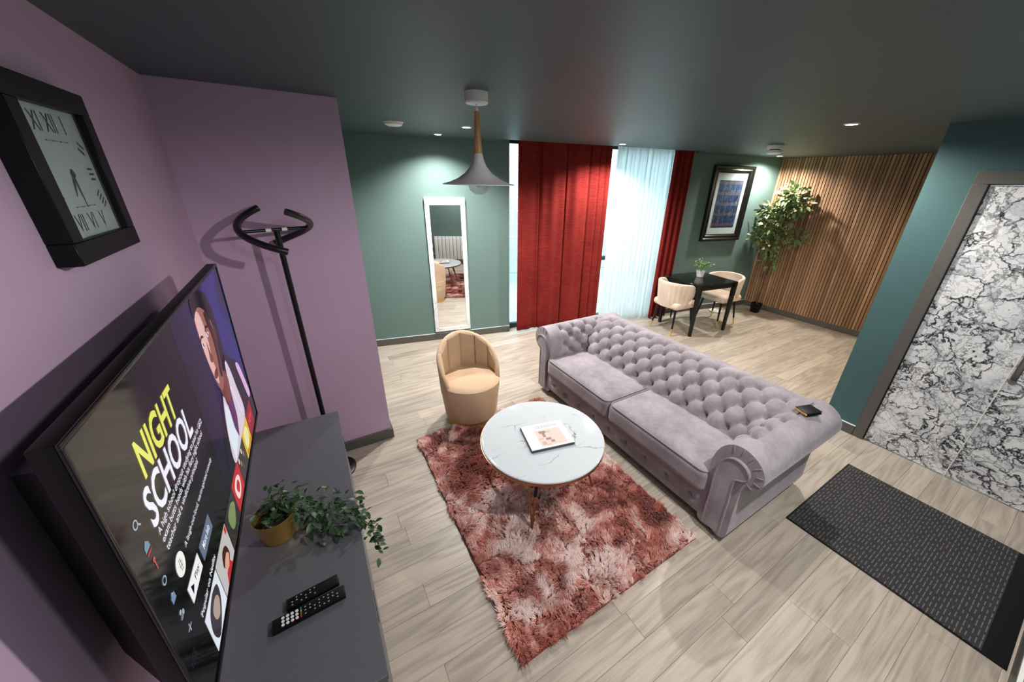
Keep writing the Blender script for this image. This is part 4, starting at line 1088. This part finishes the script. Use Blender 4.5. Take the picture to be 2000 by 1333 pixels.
blob('figure_hair', [(.728, .07), (.724, .04), (.74, .012), (.80, .010), (.87, .03), (.92, .08), (.925, .13), (.895, .13), (.86, .085), (.80, .055), (.75, .06)], (14, 10, 14), 7)
for eu, ev in ((.738, .158), (.818, .152)):
    ell('figure_eye', eu, ev, .014, .008, (226, 214, 214), 7, 14); ell('figure_iris', eu, ev, .006, .007, (40, 22, 20), 8, 12)
    blob('figure_brow', [(eu-.022, ev-.02), (eu, ev-.03), (eu+.022, ev-.022), (eu+.02, ev-.016), (eu, ev-.022), (eu-.02, ev-.014)], (40, 20, 22), 8, 20)
blob('figure_nose', [(.775, .16), (.785, .205), (.80, .222), (.785, .236), (.765, .23), (.757, .218), (.768, .19)], (120, 70, 64), 7, 24)
blob('figure_mouth', [(.748, .272), (.775, .262), (.805, .27), (.79, .287), (.772, .291), (.756, .285)], (112, 52, 60), 7, 24)
blob('figure_ear', [(.90, .15), (.92, .155), (.922, .19), (.905, .215), (.895, .19)], (70, 36, 36), 6, 20)
# titles and menu
YEL, WHT = (214, 214, 92), (222, 222, 232)
txt('NIGHT', .152, .19, .24, .078, YEL, .022, .12); txt('SCHOOL', .112, .275, .325, .08, WHT, .02, .12)
txt('A high school dropout studying to pass his GED', .118, .300, .392, .020, WHT, .003)
txt('exam butts heads with his fiery night school', .12, .322, .362, .020, WHT, .003)
txt('teacher and a vindictive principal', .121, .345, .272, .020, WHT, .003)
txt('A laugh-out-loud, warm-spirited comedy', .182, .408, .30, .018, WHT)
ell('round_badge', .139, .400, .024, .026, (226, 226, 222), 3)
for k in range(5): rect('badge_print', .130+.002*abs(k-2), .148-.002*abs(k-2), .388+k*.006, .3905+k*.006, (96, 96, 96), 4)
rect('play_button', .122, .214, .457, .502, (226, 224, 228), 3); txt('Play', .166, .49, .034, .02, (20, 20, 22), .01); sh('play_arrow', [(.136, .467), (.136, .492), (.153, .4795)], (18, 18, 20), 4)
rect('more_info_button', .231, .337, .460, .506, (92, 104, 124), 3); txt('More Info', .25, .491, .068, .02, WHT, .005)
txt('Popular on Netflix', .129, .565, .16, .018, WHT, .01)
th = [(.129, .262, (206, 212, 220)), (.266, .412, (178, 174, 172)), (.417, .556, (46, 44, 42)), (.561, .70, (176, 40, 44)), (.704, .842, (60, 54, 50)), (.846, .985, (206, 170, 44)), (.989, 1.128, (132, 24, 32)), (1.132, TW-.01, (30, 30, 34))]
for a, b, c in th: rect('thumbnail', a, b, .575, .686, c, 2)
blob('thumbnail_figure', [(.155, .60), (.20, .585), (.24, .60), (.235, .64), (.20, .67), (.16, .68), (.14, .64)], (52, 44, 52), 3); blob('thumbnail_figure', [(.175, .61), (.21, .605), (.225, .63), (.2, .655), (.175, .64)], (160, 140, 130), 4)
blob('thumbnail_figure', [(.31, .63), (.33, .60), (.365, .61), (.375, .65), (.34, .665)], (60, 30, 26), 3); blob('thumbnail_figure', [(.315, .64), (.35, .625), (.368, .645), (.34, .664)], (204, 150, 128), 4); sh('thumbnail_figure', [(.30, .686), (.315, .66), (.36, .66), (.375, .686)], (176, 34, 38), 3)
rect('thumbnail_mark', .392, .408, .578, .6, (200, 30, 40), 3)
blob('thumbnail_figure', [(.45, .60), (.5, .59), (.54, .62), (.5, .66), (.46, .65)], (112, 130, 84), 3)  # green patch paints the trailing plant's reflection on the screen
blob('thumbnail_figure', [(.585, .61), (.63, .595), (.67, .62), (.65, .66), (.60, .66)], (226, 196, 190), 3); blob('thumbnail_figure', [(.605, .62), (.635, .61), (.65, .635), (.62, .65)], (178, 40, 44), 4)
for k in range(6): ell('thumbnail_figure', .72+.02*k, .60+.012*(k % 3)*2, .008, .012, ((214, 200, 180), (150, 110, 90), (70, 80, 60))[k % 3], 3, 10)
blob('thumbnail_figure', [(.875, .60), (.93, .59), (.96, .63), (.92, .67), (.88, .66)], (214, 210, 150), 3); rect('thumbnail_band', .86, .975, .665, .68, (190, 120, 30), 3)
txt('NEW', 1.01, .64, .09, .03, (200, 60, 60), .02)
# icons down the left edge
G = (150, 158, 172)
def ring(cu, cv, r, w, rgb):
    n = 24; v = [(cu+rr*math.cos(2*math.pi*i/n), -(cv+rr*math.sin(2*math.pi*i/n)), .00125) for rr in (r, r-w) for i in range(n)]
    obj('menu_icon', pyd('menu_icon', v, [(i, (i+1) % n, n+(i+1) % n, n+i) for i in range(n)]), em(rgb), scr)
ring(.068, .215, .009, .003, G); sh('menu_icon', [(.074, .221), (.077, .219), (.084, .227), (.081, .229)], G, 3)
sh('menu_icon', [(.06, .266), (.07, .256), (.08, .266), (.08, .276), (.06, .276)], (96, 130, 150), 3); rect('menu_icon', .06, .08, .281, .284, (190, 40, 40), 3)
rect('menu_icon', .069, .073, .302, .326, (150, 70, 70), 3); ell('menu_icon', .071, .303, .005, .005, (170, 60, 60), 4, 10)
ring(.071, .359, .009, .003, G); rect('menu_icon', .063, .081, .402, .418, (110, 130, 160), 3); sh('menu_icon', [(.066, .402), (.072, .396), (.078, .402)], G, 3)
ell('menu_icon', .07, .452, .005, .005, G, 3, 12); ell('menu_icon', .079, .462, .005, .006, G, 3, 12); ell('menu_icon', .069, .464, .007, .005, (110, 118, 132), 3, 12)
rect('menu_icon', .075, .078, .498, .518, G, 3); rect('menu_icon', .066, .087, .5065, .5095, G, 3)
for i in range(3):
    for j in range(4): rect('speaker_hole', .026+j*.009, .033+j*.009, .545+i*.008, .549+i*.008, (30, 30, 34), 3)
